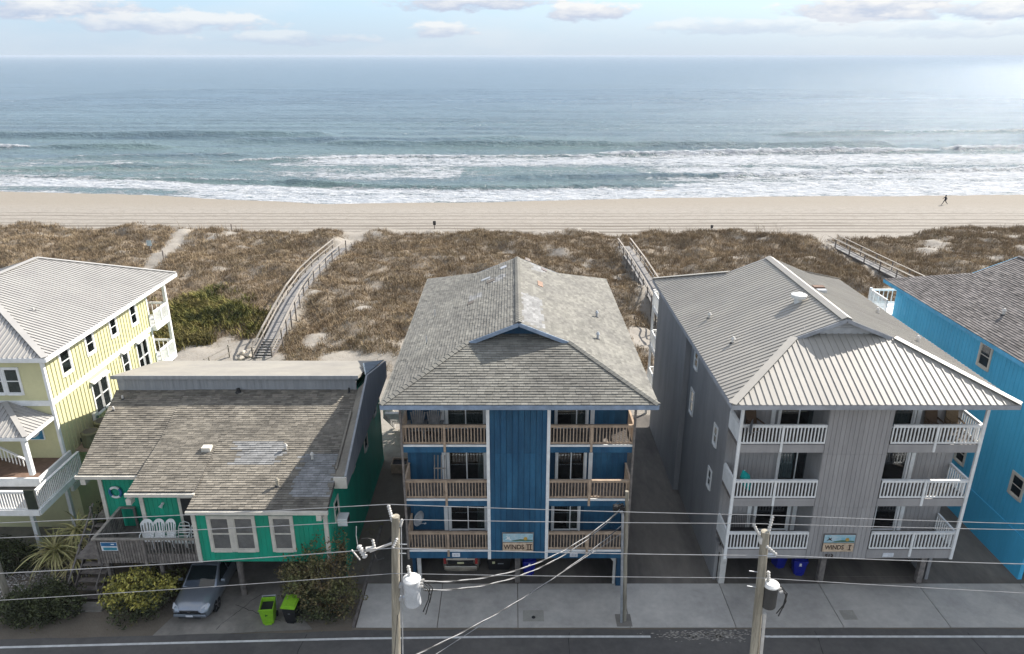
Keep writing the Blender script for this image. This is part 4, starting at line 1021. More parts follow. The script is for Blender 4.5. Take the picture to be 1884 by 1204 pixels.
for x, y, z in ((-19.6, 28.72, gz(28.75)-.2), (-16.95, 27.5, gz(27.55)-.12), (-8.3, 26.66, gz(26.7)-.12)): MB().box(x-.22, x+.0, y-.1, y+.25, z-.28, z).build('eave_bracket', m_cream, GRN)
# walls
def gwall(x0, x1, y, z0, z1, win=()):
    MB().box(x0, x1, y, y+.14, z0, z1).build('front_wall', m_green, GRN)
    xs_ = [x0]+[v for w in win for v in w]+[x1]
    for a, b in zip(xs_[::2], xs_[1::2]):
        if b-a > .15: boards(GRN, (a, y), (b, y), z0, z1, .22, m_greenb, nrm=(0,-1), t=.018)
gwall(-19.5, -17.0, 29.55, 2.6, 5.5); gwall(-16.95, -14.1, 28.35, 2.6, 5.55); gwall(-14.1, -8.2, 27.1, 2.45, 5.3)
for x, y, z in ((-19.5,29.5,5.5),(-17.0,28.3,5.5),(-14.12,27.05,5.3),(-8.27,27.05,5.3)): MB().box(x-.09, x+.09, y-.04, y+.1, 2.45, z-.02).build('corner_board', m_cream, GRN)
MB().box(-17.06, -16.95, 28.45, 29.6, 2.6, 5.5).build('return_wall', m_green, GRN); MB().box(-14.16, -14.05, 27.2, 28.4, 2.5, 5.4).build('return_wall', m_green, GRN)
for xc in (-13.02, -11.95): window(GRN, (xc, 27.075, 3.14), (1,0), (0,-1), .82, 1.66, m_cream, m_screen, casing=.13, back_m=mat('drawn_blind', (.30,.29,.27), .8))
window(GRN, (-10.25, 27.075, 3.14), (1,0), (0,-1), .80, 1.66, m_cream, m_screen, casing=.13, back_m=mat('drawn_blind', (.30,.29,.27), .8))
# door on the set-back wall
dm = MB(); dm.box(-15.35,-15.22,28.29,28.34,2.62,5.0); dm.box(-14.4,-14.27,28.29,28.34,2.62,5.0); dm.box(-15.35,-14.27,28.29,28.34,5.0,5.13); fdoor = dm.build('front_door', m_cream, GRN)
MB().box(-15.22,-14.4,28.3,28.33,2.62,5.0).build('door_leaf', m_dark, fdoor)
# side walls, back, clerestory
sd2 = MB(); 
sd2.add([(-8.12,27.12,2.45),(-8.12,40,.3),(-8.12,40,6.7),(-8.12,YR,gz(YR)),(-8.12,27.12,gz(27.1)-.1),(-8.26,27.12,2.45),(-8.26,40,.3),(-8.26,40,6.7),(-8.26,YR,gz(YR)),(-8.26,27.12,gz(27.1)-.1)], [(0,1,2,3,4),(9,8,7,6,5),(0,5,6,1),(1,6,7,2),(2,7,8,3),(3,8,9,4),(4,9,5,0)])
sd2.build('side_wall', m_green, GRN)
boards(GRN, (-8.119,27.3), (-8.119,34.3), 2.7, 5.35, .3, m_green, parts=False, nrm=(1,0), t=.012)
sw2 = MB(); sw2.box(-8.119,-8.10,29.0,40,.0,.32+.0); sw2.build('sill_board', m_green, GRN)
low = MB(); low.box(-8.24,-8.135,29.6,39.4,0.01,2.6); low.build('lower_side_wall', m_green, GRN)
MB().box(-19.6,-19.46,29.6,40,2.6,gz(29.6)-.1).build('side_wall', m_green, GRN)
MB().box(-20.2,-8.12,39.45,39.59,0,6.8).build('back_wall', m_green, GRN)
MB().box(-19.9,-8.3,27.3,40,2.40,2.55).build('floor_deck', m_greywood, GRN)
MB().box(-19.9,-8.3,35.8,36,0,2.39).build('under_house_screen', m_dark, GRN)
zc0 = gz(YR)-.05
cl = MB().box(-20.55,-8.15,YR,YR+.12,zc0,8.28).build('clerestory_wall', m_mansard, GRN)
boards(GRN, (-20.55,YR), (-8.15,YR), zc0+.02, 8.2, .35, m_mansard, parts=False, nrm=(0,-1), t=.012)
MB().prism([(-20.8,YR-.15,8.44),(-8.0,YR-.15,8.44),(-7.95,39.6,7.0),(-20.9,39.6,7.0)], (0,0,-.16)).build('rear_roof', m_flat, GRN)
MB().box(-20.82,-7.98,YR-.19,YR-.152,8.26,8.46).build('roof_edge', m_mansard, GRN)
MB().prism([(-20.62,YR,zc0),(-20.62,39.9,5.8),(-20.62,39.9,6.8),(-20.62,YR,8.26)], (.12,0,0)).build('side_panel', m_mansard, GRN)
# sloping panelled strip along the right side
par = MB(); par.prism([(-7.62,28.4,gz(28.4)+.25),(-7.62,28.4,gz(28.4)-.35),(-7.62,39.7,5.9),(-7.62,39.7,6.95),(-7.62,YR,8.42)], (.10,0,0)); par.build('side_fascia', m_mansard, GRN)
MB().add([(-8.06,28.4,gz(28.4)+.12),(-7.63,28.4,gz(28.4)+.22),(-7.63,YR,gz(YR)+.5),(-8.06,YR,gz(YR)+.12)], [(0,1,2,3)]).build('side_roof_strip', m_shin_g, GRN)
MB().box(-8.1,-7.51,28.3,28.39,gz(28.4)-.36,gz(28.4)+.2).build('fascia_end', m_cream, GRN)
MB().prism([(-7.62,YR-.1,8.44),(-7.62,39.6,7.02),(-8.4,37.4,7.75)], (0,0,.05)).build('corner_shadow', mat('painted_shadow', (.10,.13,.16), .7), GRN)  # dark triangle painted in for the parapet's shadow on the rear roof
MB().bar((-8.1,28.9,gz(28.9)+.12), (-8.1,32.6,gz(32.6)+.16), .10, .16).build('roof_curb', m_shin_g, GRN)
# roof furniture
sk = MB().box(-14.7,-14.28,30.0,30.35,gz(30.1)+.02,gz(30.3)+.22).build('box_vent', m_cream, GRN)
vent(GRN, -10.75, 30.2, gz(30.2)+.02, .24, .06, m_white2, cap=True); vent(GRN, -9.35, 29.6, gz(29.6)+.02, .3, .06, m_white2, cap=True); vent(GRN, -10.55, 28.0, gz(28.0)+.08, .3, .07, m_pole, cap=True)
vent(GRN, -20.1, 33.7, gz(33.7)+.02, .2, .05, m_white2); vent(GRN, -20.2, 32.9, gz(32.9)+.02, .2, .05, m_white2); vent(GRN, -14.3, 34.25, gz(34.25)+.02, .18, .1, m_cable); vent(GRN, -8.5, 34.2, gz(34.2)+.02, .25, .05, m_cable)
# pilings
for x, y in ((-12.7,27.75),(-17.6,28.9),(-17.0,29.6),(-14.2,30.5),(-8.5,28.2),(-8.5,31),(-12.7,32),(-16,32),(-19.6,30),(-19.6,33)): MB().tube([(x,y,0),(x,y,2.42)], .15, 10).build('piling', m_greywood, GRN)
# right wall windows, AC
for (y, z, w, h) in ((28.35,4.0,.62,.85),(32.0,4.3,.7,1.2),(35.3,3.6,.7,1.3),(38.2,4.2,.7,1.3)): window(GRN, (-8.115, y, z), (0,1), (1,0), w, h, m_cream, casing=.1)
ac = thing('air_conditioner', (-7.9, 28.35, 3.75), 'white window air conditioner on the right wall of the green house', 'air conditioner')
MB().box(-8.05,-7.6,28.08,28.62,3.62,4.02).build('casing', m_white, ac, bevel=.02); g_ = MB()
for k in range(6): g_.box(-7.6,-7.585,28.12,28.58,3.67+k*.055,3.69+k*.055)
g_.build('grille', m_cable, ac)
# deck with slatted rail
DK = thing('wooden_front_deck', (-16.5, 28, 2.6), 'weathered grey wooden front deck with slatted rail on the green house', 'deck')
y = 27.08
dk = MB().box(-18.75,-14.2,27.05,28.33,2.48,2.58).build('frame', m_greywood, DK)
me = MB().box(0,4.5,.005,.135,0,.03).mesh('deck_board', m_greywood)
for k in range(9): link('deck_board', me, DK, (-18.74, 27.06+k*.141, 2.60))
me = MB().box(0,1.7,.005,.135,0,.03).mesh('deck_board', m_greywood)
for k in range(8): link('deck_board', me, DK, (-18.74, 28.34+k*.141, 2.60))
slat = MB().box(-.045,.045,-.012,.012,0,1.28).mesh('slat', m_greywood)
def slats(p0, p1, z, sp, me_=slat, z1=None):
    a = Vector((*p0, z)); b = Vector((*p1, z)); k = int((b-a).length/sp)
    for i in range(k+1): link('slat', me_, DK, a+(b-a)*i/k)
slats((-18.7,27.02), (-16.6,27.02), 2.42, .118)
sl2 = MB().box(-.02,.02,-.02,.02,0,.78).mesh('slat', m_greywood); slats((-16.5,27.02), (-14.25,27.02), 2.92, .15, sl2)
sl3 = MB().box(-.045,.045,-.012,.012,0,.50).mesh('slat', m_greywood); slats((-16.55,27.02), (-14.25,27.02), 2.42, .118, sl3)
me_s = MB().box(-.012,.012,-.045,.045,0,1.28).mesh('slat', m_greywood); slats((-18.76,27.15), (-18.76,29.4), 2.42, .125, me_s)
MB().bar((-18.8,27.0,3.73),(-14.2,27.0,3.73), .14,.045).build('top_rail', m_palewood, DK); MB().bar((-18.76,26.95,3.735),(-18.76,29.45,3.735), .14,.045).build('top_rail', m_palewood, DK)
MB().bar((-18.76,29.4,3.73),(-18.05,29.4,3.73), .14,.045).build('top_rail', m_palewood, DK); MB().box(-18.12,-18.02,29.32,29.42,2.6,3.7).build('post', m_greywood, DK)
for x, y, z in ((-18.7,27.1,3.7),(-16.55,27.05,3.7)): MB().box(x-.055, x+.055, y-.13, y-.02, 2.4 if x > -17 else 2.4, z).build('post', m_greywood, DK)
for x, y in ((-18.5,27.25),(-16.15,27.4),(-17.4,28.2)): MB().box(x-.07, x+.07, y-.07, y+.07, 0, 2.47).build('post', m_greywood, DK)
# sign on the rail
SG = thing('realty_sign', (-18.1, 26.98, 3.1), 'blue and white sign board fixed to the left end of the wooden deck rail', 'sign')
MB().box(-18.45,-17.72,26.965,26.985,3.12,3.58).build('board', m_board_label, SG)
MB().box(-18.43,-17.74,26.955,26.964,3.38,3.56).build('upper_panel', m_signblue, SG); MB().box(-18.36,-17.76,26.955,26.964,3.16,3.30).build('lower_panel', mat('sign_teal', (.05,.28,.38), .5), SG)
MB().box(-17.98,-17.84,26.948,26.9545,3.46,3.50).build('mark', m_white, SG)
# stairs of the deck
ST = thing('deck_stairs', (-20, 28, 0), 'grey wooden open stairs climbing beside the yucca to the deck', 'stairs')
for k in range(11):
    MB().box(-20.55,-19.35,27.25+k*.29,27.53+k*.29,.18+k*.235,.225+k*.235).build('tread', m_greywood, ST)
for x in (-20.6,-19.3): MB().bar((x,27.1,-.02),(x,30.4,2.62), .05,.24).build('stringer', m_greywood, ST)
for x in (-20.62,-19.28):
    MB().bar((x,27.2,.95),(x,30.3,3.35), .08,.045).build('handrail', m_greywood, ST)
    for k in range(3): MB().box(x-.045,x+.045,27.2+k*1.4,27.29+k*1.4,0 if k == 0 else .1+k*1.15-.9,1.0+k*1.18).build('post', m_greywood, ST)
MB().box(-20.6,-18.8,30.3,31.3,2.5,2.6).build('landing', m_greywood, ST)
MB().box(-20.7,-18.9,26.6,27.15,0,.1).build('bottom_step', m_drive, ST)
# life ring, lamp
LR = thing('life_ring', (-18.85, 29.5, 4.5), 'dark blue and white life ring hung on the green wall', 'life ring')
def torus(cx, cy, cz, R_, r, a0, a1, n=14, m=8):
    pts = [(cx+R_*math.cos(a0+(a1-a0)*i/n), cy, cz+R_*math.sin(a0+(a1-a0)*i/n)) for i in range(n+1)]; return MB().tube(pts, r, m)
ringb = m_signblue
for k in range(4):
    a = R(45+90*k)
    torus(-18.85, 29.46, 4.55, .27, .062, a+.35 if k % 2 else a-.0, a+R(90)-(.35 if k % 2 else -.0)).build('ring_segment', ringb if k % 2 else m_white, LR, smooth=True)
for k in range(2):
    a = R(135+180*k); torus(-18.85, 29.46, 4.55, .27, .062, a-.02, a+.36).build('ring_segment', ringb, LR, smooth=True); torus(-18.85, 29.46, 4.55, .27, .062, a+R(90)-.36, a+R(90)+.02).build('ring_segment', ringb, LR, smooth=True)
WLp = thing('wall_lamp', (-16, 28.3, 4.6), 'small white flood lamp on the green wall above the plastic chairs', 'lamp')
MB().tube([(-16.05,28.33,4.72),(-16.05,28.25,4.72)], .06, 8).build('base', m_white, WLp); MB().tube([(-16.05,28.25,4.72),(-16.1,28.12,4.62)], .04, 8, r1=.09).build('lamp_head', m_white, WLp)

# ---------------- yellow house
YL = thing('yellow_beach_house', (-28.6, 38, 0), 'pale yellow board and batten beach house with metal hip roof at the left edge', 'house')
xw, yw0, yw1 = -22.9, 32.4, 43.0
wy = MB(); wy.box(-34.3, xw, yw0, yw1, 2.7, 10.2); wy.build('wall', m_yellow, YL)
MB().box(-34.0, xw-.15, yw0+.6, yw1, 0, 2.7).build('ground_floor', m_yellow, YL)
me1 = MB().box(0,.035,-.025,.025,0,2.35).mesh('batten', m_yellow); me2 = MB().box(0,.035,-.025,.025,0,4.55).mesh('batten', m_yellow)
bat = [(35.5,37.4,5.3,7.6),(39.0,39.9,6.1,7.9),(41.0,42.1,5.4,7.9)]; up_ = [(33.65,34.7),(36.1,36.75),(38.55,39.25),(40.95,41.5)]
y = yw0+.25
while y < yw1-.1:
    if not any(a < y < b for a, b in up_): link('batten', me1, YL, (xw, y, 7.95))
    else: link('batten', MB().box(0,.035,-.025,.025,0,.85).mesh('batten', m_yellow), YL, (xw, y, 7.95))
    hit = [q for q in bat if q[0] < y < q[1]]
    if not hit: link('batten', me2, YL, (xw, y, 3.05))
    else: link('batten', MB().box(0,.035,-.025,.025,0,hit[0][2]-3.05).mesh('batten', m_yellow), YL, (xw, y, 3.05))
    y += .31
MB().box(xw, xw+.05, yw0, yw1, 7.66, 7.94).build('belt_board', m_white, YL); MB().box(-34.3, xw, yw0-.05, yw0, 7.66, 7.94).build('belt_board', m_white, YL)
MB().box(xw-.10, xw+.04, yw0-.04, yw0+.12, 2.7, 10.2).build('corner_board', m_white, YL); MB().box(xw-.10, xw+.04, yw1-.12, yw1+.04, 2.7, 10.2).build('corner_board', m_white, YL)
MB().box(xw, xw+.06, yw0, yw1, 2.7, 3.02).build('base_board', m_white, YL)
for (ya, yb_, z0, z1) in ((33.75,34.5,8.85,10.12),(36.1,36.75,9.0,10.05),(38.6,39.2,9.05,10.05),(40.9,41.5,8.9,10.05)):
    window(YL, (xw, (ya+yb_)/2, z0-.12), (0,1), (1,0), yb_-ya, z1-z0, m_white, casing=.13)
for (yc, z0, w, h, hd) in ((36.12,5.45,.66,1.75,True),(36.9,5.45,.66,1.75,True),(39.45,6.2,.62,1.35,True),(41.15,5.5,.55,2.0,True),(41.82,5.5,.55,2.0,True)):
    window(YL, (xw, yc, z0), (0,1), (1,0), w, h, m_white, casing=.09, hood=hd)
for xc in (-26.05, -25.15, -24.3-.0): window(YL, (xc-.25, yw0, 8.35), (1,0), (0,-1), .66, 1.3, m_white, casing=.1)
# hip roof
xl, xr, ze = -34.9, -22.35, 10.42; yf, yb = 31.9, 46.4; xm = (xl+xr)/2; p = .34; hw = (xr-xl)/2; zr = ze+p*hw; y1_, y2_ = yf+5.2, 42.3
metal_plane([(xr,yf,ze),(xr,yb,ze),(xm,y2_,zr),(xm,y1_,zr)], (0,1,0), m_metal_y, YL, sp=.25, stuff=True, rib=.04)
metal_plane([(xl,yf,ze),(xl,yb,ze),(xm,y2_,zr),(xm,y1_,zr)], (0,1,0), m_metal_y, YL, sp=.25, stuff=True, rib=.04)
metal_plane([(xl,yf,ze),(xr,yf,ze),(xm,y1_,zr)], (1,0,0), m_metal_y, YL, sp=.25, rib=.04)
metal_plane([(xl,yb,ze),(xr,yb,ze),(xm,y2_,zr)], (1,0,0), m_metal_y, YL, sp=.25, stuff=True, rib=.04)
for a, b in (((xr,yf,ze),(xm,y1_,zr)), ((xr,yb,ze),(xm,y2_,zr)), ((xm,y1_,zr),(xm,y2_,zr))):
    MB().bar((a[0],a[1],a[2]+.06), (b[0],b[1],b[2]+.06), .3, .03).build('hip_cap', m_metal_y, YL)
for a, b in (((xl,yf),(xr,yf)), ((xr,yf),(xr,yb)), ((xr,yb),(xl,yb))): MB().bar((*a, ze-.1), (*b, ze-.1), .06, .22).build('fascia', m_white, YL)
MB().box(xl+.05, xr-.05, yf+.05, yb-.05, ze-.26, ze-.22).build('soffit', m_white, YL)
vent(YL, -25.2, 36.0, ze+p*(xr+25.2), .2, .06, m_white2)
# sea-side porches
for z in (2.95+2.35, 7.9):
    MB().box(-34, xw+.35, yw1, 45.0, z-.28, z).build('porch_floor', m_white, YL)
    railing(YL, (xw+.28, yw1+.05), (xw+.28, 44.9), z, 1.0, m_white, sp=.12, bw=.035); railing(YL, (xw+.2, 44.9), (-34, 44.9), z, 1.0, m_white, sp=.3, bw=.035)
    MB().box(xw+.23, xw+.33, 43.9, 44.0, z-.3, z+1).build('railing_post', m_white, YL)
    MB().box(xw+.15, xw+.33, 44.85, 45.05, z, z+2.35 if z < 7 else ze-.25).build('porch_post', m_white, YL)
    MB().box(xw-1.6, xw-1.45, 44.85, 45.05, z, z+2.35 if z < 7 else ze-.25).build('porch_post', m_white, YL)
for x in (xw+.1, xw-2.5): MB().tube([(x,44.7,0),(x,44.7,5.0)], .14, 8).build('piling', m_greywood, YL)
MB().bar((xw+.1,44.7,2.6),(xw+.1,43.3,4.2), .1,.1).build('brace', m_greywood, YL)
# front porch roof, deck and stairs
zp = 7.1; px, py = -22.95, 30.15
metal_plane([(px,py,zp),(px,yw0-.02,zp),(px-2.1,yw0-.02,zp+.85),(px-2.1,py+1.95,zp+.80)], (0,1,0), m_metal_y, YL, roof_name='porch_roof', sp=.23, rib=.035)
metal_plane([(-31,py,zp),(px,py,zp),(px-2.1,py+2.0,zp+.82),(-31,py+2.0,zp+.82)], (1,0,0), m_metal_y, YL, roof_name='porch_roof', sp=.23, rib=.035)
MB().bar((px,py,zp+.06),(px-2.1,py+2.0,zp+.88), .24,.03).build('hip_cap', m_metal_y, YL)
MB().bar((-31,py,zp-.09),(px,py,zp-.09), .05,.18).build('fascia', m_white, YL); MB().bar((px,py,zp-.09),(px,yw0,zp-.09), .05,.18).build('fascia', m_white, YL)
MB().prism([(px-.05,py+.05,zp-.16),(px-.05,yw0,zp-.16),(-31,yw0,zp-.16),(-31,py+.05,zp-.16)], (0,0,-.04)).build('porch_ceiling', m_white, YL)
DKY = thing('white_front_deck', (-24, 30, 0), 'white railed front deck with corner post on the yellow house', 'deck')
MB().box(px-.42, px-.22, py+.15, py+.35, 4.95, zp-.16).build('porch_post', m_white, DKY)
MB().box(-31, px+.1, py-.0, yw0, 4.55, 4.68).build('porch_floor', m_rust, DKY)
MB().box(-31, px+.2, py-.12, py-.02, 4.5, 4.95).build('band_board', m_white, DKY); MB().box(px+.1, px+.22, py-.02, yw0+.3, 4.5, 4.95).build('band_board', m_white, DKY)
MB().box(-31, px+.6, 29.0, yw0, 3.72, 3.84).build('lower_floor', m_white2, DKY)
MB().box(-26.5, px+.62, 28.92, 29.0, 3.6, 3.9).build('band_board', m_white, DKY); MB().box(px+.54, px+.66, 29.0, yw0+.4, 3.6, 3.9).build('band_board', m_white, DKY)
railing(DKY, (px+.56, 29.15), (px+.56, yw0+.3), 3.84, 1.05, m_white, sp=.13, bw=.04, top=(.14,.05)); railing(DKY, (-24.6, 29.05), (px+.1, 29.05), 3.84, 1.05, m_white, sp=.13, bw=.04, top=(.14,.05))
MB().prism([(px+.08,29.0,3.9),(px+.56,29.0,3.9),(px+.56,29.0,4.95),(px+.08,29.0,4.95)], (0,.04,0)).build('skirt_panel', m_skirt, DKY)
MB().box(-24.75,-24.55,28.95,29.15,3.7,5.0).build('newel_post', m_white, DKY)
railing(DKY, (-27.6, 29.05, ), (-24.75, 29.05, 3.84-.0), 2.0-.0, 1.0, m_white, sp=.13, bw=.04) if False else None
o = MB(); o.bar((-27.5,29.0,2.2),(-24.7,29.0,3.75), .06,.3); o.build('stringer', m_white, DKY)
o = MB().bar((-27.5,29.05,3.2),(-24.7,29.05,4.85), .1,.06).build('handrail', m_white, DKY)
for k in range(18): MB().box(-27.4+k*.15-.02,-27.4+k*.15+.02,29.03,29.07,2.35+k*.0885,3.2+k*.0885).build('baluster', m_white, o)
for x, y in ((-24.0,30.6),(-23.1,32.2),(-26.5,31)): MB().box(x-.09, x+.09, y-.09, y+.09, 0, 3.6).build('support_post', m_white, DKY)
# upper flight rail under the porch
o = MB().bar((-26.6,31.2,6.9),(-23.9,31.2,5.2), .1,.06).build('handrail', m_white, DKY)
for k in range(16): MB().box(-26.5+k*.165-.02,-26.5+k*.165+.02,31.18,31.22,5.75-k*.06,6.8-k*.104).build('baluster', m_white, o)
# blue fish picture on the yellow wall
FP = thing('wall_picture', (-23.9, yw0, 5.7), 'framed blue picture with pale waves on the yellow porch wall', 'picture')
MB().box(-24.55,-23.65,yw0-.06,yw0-.005,5.75,6.35).build('frame', m_white, FP); MB().box(-24.5,-23.7,yw0-.075,yw0-.0605,5.8,6.3).build('panel', mat('deep_sea_paint', (.02,.14,.26), .5, .1, 4, (.08,.30,.42)), FP)
MB().prism([(-24.3,yw0-.076,5.9),(-24.0,yw0-.076,6.1),(-23.8,yw0-.076,6.22),(-23.95,yw0-.076,6.02),(-24.15,yw0-.076,5.88)], (0,-.008,0)).build('wave_shape', m_white, FP)
# meters on the side wall
MT = thing('electric_meter', (xw+.1, 34.9, 4.6), 'white electric meter box with conduit on the yellow side wall', 'meter')
MB().box(xw+.036, xw+.2, 35.2, 35.45, 5.0, 5.75).build('box', m_white, MT, bevel=.015); MB().tube([(xw+.1,35.32,5.0),(xw+.1,35.32,3.4)], .035, 6).build('conduit', m_white, MT); MB().tube([(xw+.2,35.32,5.5),(xw+.28,35.32,5.5)], .08, 10).build('dial', m_glass, MT)
for y, z, l in ((33.9,4.9,'lower small dark vent hood on the yellow side wall'),(34.5,5.0,'upper small dark vent hood on the yellow side wall')):
    q = MB(); q.prism([(xw+.036,y-.1,z-.1),(xw+.036,y-.1,z+.12),(xw+.2,y-.1,z-.1)], (0,.2,0)); o = q.build('vent_hood', m_cable, None); tag(o, l, 'vent')
# ============================================================ VEHICLES, BINS, FURNITURE
m_cwin = mat('car_window', (.012,.018,.02), .06, .02, 2, spec=.8)
def loft(sections, close=True):
    mb = MB(); k = len(sections[0])
    for s in sections: mb.v += [tuple(p) for p in s]
    for i in range(len(sections)-1):
        for j in range(k-1): mb.f.append((i*k+j, i*k+j+1, (i+1)*k+j+1, (i+1)*k+j)); mb.mi.append(0)
    mb.f.append(tuple(range(k))); mb.f.append(tuple(reversed(range((len(sections)-1)*k, len(sections)*k)))); mb.mi += [0,0]
    return mb
def car(name, label, paint, loc, rz):
    C = thing(name, (0,0,0), label, 'car')
    def sec(y, w, zt, zl=.30, cr=.03):
        half = [(0, zt+cr), (.5*w, zt+cr*.7), (.80*w, zt-.02), (.93*w, zt-.10), (w, zt-.26 if zt > .75 else zt-.12), (w*1.0, .58), (w*.97, zl+.06), (w*.90, zl), (0, zl)]
        return [(x, y, z) for x, z in half]+[(-x, y, z) for x, z in reversed(half[1:-1])]+[(0, y, zt+cr)]
    S = [sec(-2.30,.60,.66,.36),sec(-2.26,.72,.74,.32),sec(-2.14,.82,.83,.28),sec(-1.9,.875,.90,.28),sec(-1.5,.895,.97),sec(-1.05,.90,1.03),sec(-.6,.90,1.06),sec(.4,.90,1.08),sec(1.6,.90,1.09),sec(2.05,.88,1.06),sec(2.22,.84,1.0,.32),sec(2.30,.74,.86,.36)]
    body = loft(S).build('body', paint, C, smooth=True)
    g = MB(); zb, zt = 1.0, 1.62
    def gs(y, w, z): return [(w, y, z), (w*.93, y+.0, z+.02), (0, y, z+.045), (-w*.93, y, z+.02), (-w, y, z)]
    G = [[(.80,-1.08,zb),(.76,-1.10,zb+.01),(0,-1.17,zb+.02),(-.76,-1.10,zb+.01),(-.80,-1.08,zb)], gs(-.22,.64,1.56), gs(.1,.66,1.62), gs(1.6,.66,1.61), gs(1.88,.63,1.54), [(.80,2.24,zb),(.76,2.26,zb),(0,2.3,zb),(-.76,2.26,zb),(-.80,2.24,zb)]]
    # base ring so that the sides close down to the belt line
    vs = []; 
    for s in G: vs += s
    g.v = [tuple(p) for p in vs]
    for i in range(5):
        for j in range(4): g.f.append((i*5+j, i*5+j+1, (i+1)*5+j+1, (i+1)*5+j))
    o = len(g.v); g.v += [(.82,-1.08,zb-.05),(.86,-.22,zb),(.87,.1,zb),(.87,1.6,zb),(.85,1.88,zb),(.82,2.24,zb-.05)]
    for i in range(5): g.f.append((o+i, i*5, (i+1)*5, o+i+1))
    o2 = len(g.v); g.v += [(-.82,-1.08,zb-.05),(-.86,-.22,zb),(-.87,.1,zb),(-.87,1.6,zb),(-.85,1.88,zb),(-.82,2.24,zb-.05)]
    for i in range(5): g.f.append((o2+i+1, (i+1)*5+4, i*5+4, o2+i))
    g.mi = [0]*len(g.f); g.build('cabin', paint, C)
    ws = MB(); ws.add([(-.70,-1.075,1.045),(0,-1.135,1.06),(.70,-1.075,1.045),(.59,-.28,1.555),(0,-.29,1.60),(-.59,-.28,1.555)], [(0,1,4,5),(1,2,3,4)]); ws.build('windscreen', m_cwin, C)
    rw = MB(); rw.add([(-.70,2.24,1.06),(.70,2.24,1.06),(.56,1.93,1.50),(-.56,1.93,1.50)], [(1,0,3,2)]); rw.build('rear_window', m_cwin, C)
    for s in (-1, 1):
        for (ya, yb_, ta, tb) in ((-.82,.12,-.18,.16),(.20,1.05,.22,1.05),(1.13,1.80,1.13,1.6)):
            sw = MB(); sw.add([(s*.862,ya,1.08),(s*.872,yb_,1.08),(s*.690,tb,1.55),(s*.690,ta,1.55)], [(0,1,2,3) if s > 0 else (3,2,1,0)]); sw.build('side_window', m_cwin, C)
        mr = MB().box(-.10,.10,-.05,.05,-.06,.07); me = mr.mesh('mirror', paint); o = link('mirror', me, C, (s*1.0,-.72,1.13)); b = o.modifiers.new('b','BEVEL'); b.width = .025; b.segments = 2
        hl = MB(); hl.add([(s*.50,-2.292,.70),(s*.80,-2.16,.70),(s*.86,-1.97,.80),(s*.78,-1.98,.905),(s*.52,-2.18,.835)], [(0,1,2,3,4) if s > 0 else (4,3,2,1,0)]); hl.build('headlight', m_lens, C)
        tl = MB().box(min(s*.70,s*.83), max(s*.70,s*.83), 2.235, 2.30, .78, 1.10).build('tail_light', m_red, C, bevel=.01)
        fg = MB().box(min(s*.58,s*.72), max(s*.58,s*.72), -2.30, -2.255, .45, .55).build('fog_light', m_cable, C)
        MB().bar((s*.60,-.15,1.66),(s*.60,1.6,1.66), .035,.03).build('roof_rail', m_galv, C)
    MB().prism([(-.43,-2.315,.71),(.43,-2.315,.71),(.36,-2.315,.57),(-.36,-2.315,.57)], (0,.05,0)).build('grille', m_black, C)
    MB().bar((-.42,-2.325,.70),(.42,-2.325,.70), .02,.02).build('grille_bar', m_chrome, C)
    em = MB(); em.prism([(.075*math.cos(t*math.pi/5), -2.33, .655+.04*math.sin(t*math.pi/5)) for t in range(10)], (0,.02,0)); em.build('badge', m_chrome, C)
    MB().bar((-.74,-2.275,.43),(.74,-2.275,.43), .07,.16).build('front_bumper', paint, C, bevel=.03); MB().bar((-.5,-2.325,.345),(.5,-2.325,.345), .02,.06).build('lower_intake', m_cable, C)
    MB().box(-.16,.16,-2.345,-2.325,.40,.49).build('number_plate', m_board_label, C)
    MB().bar((-.80,2.30,.58),(.80,2.30,.58), .1,.22).build('rear_bumper', paint, C, bevel=.04); MB().bar((-.68,2.36,.72),(.68,2.36,.72), .03,.035).build('bumper_strip', m_chrome, C)
    MB().box(-.62,.62,2.296,2.32,.78,1.0).build('tailgate_panel', m_black, C); MB().box(-.16,.16,2.322,2.335,.82,.92).build('number_plate', m_yellow, C)
    for x in (-.78, .78):
        for y in (-1.42, 1.38):
            a = MB().tube([(x-.115,y,.34),(x+.115,y,.34)], .345, 20).build('wheel', m_tyre, C)
            s = 1 if x > 0 else -1
            r_ = MB()
            r_.tube([(x+s*.10,y,.34),(x+s*.125,y,.34)], .07, 10)
            for k in range(5):
                t = k*2*math.pi/5; r_.bar((x+s*.12,y,.34),(x+s*.12,y+.23*math.cos(t),.34+.23*math.sin(t)), .05,.02, up=(1,0,0))
            r_.build('rim', m_rim, a)
            MB().tube([(x-.06*s,y,.34),(x+.128*s,y,.34)], .41, 20).build('wheel_arch', m_cable, C) if False else None
    place(C, loc, rz); return C
car('parked_car', 'silver estate car parked nose out under the green house', m_silver, (-14.42, 28.15, .025), R(-1))
car('parked_car', 'beige car parked tail out under the blue building', m_beige, (-2.5, 31.25, .025), R(180))

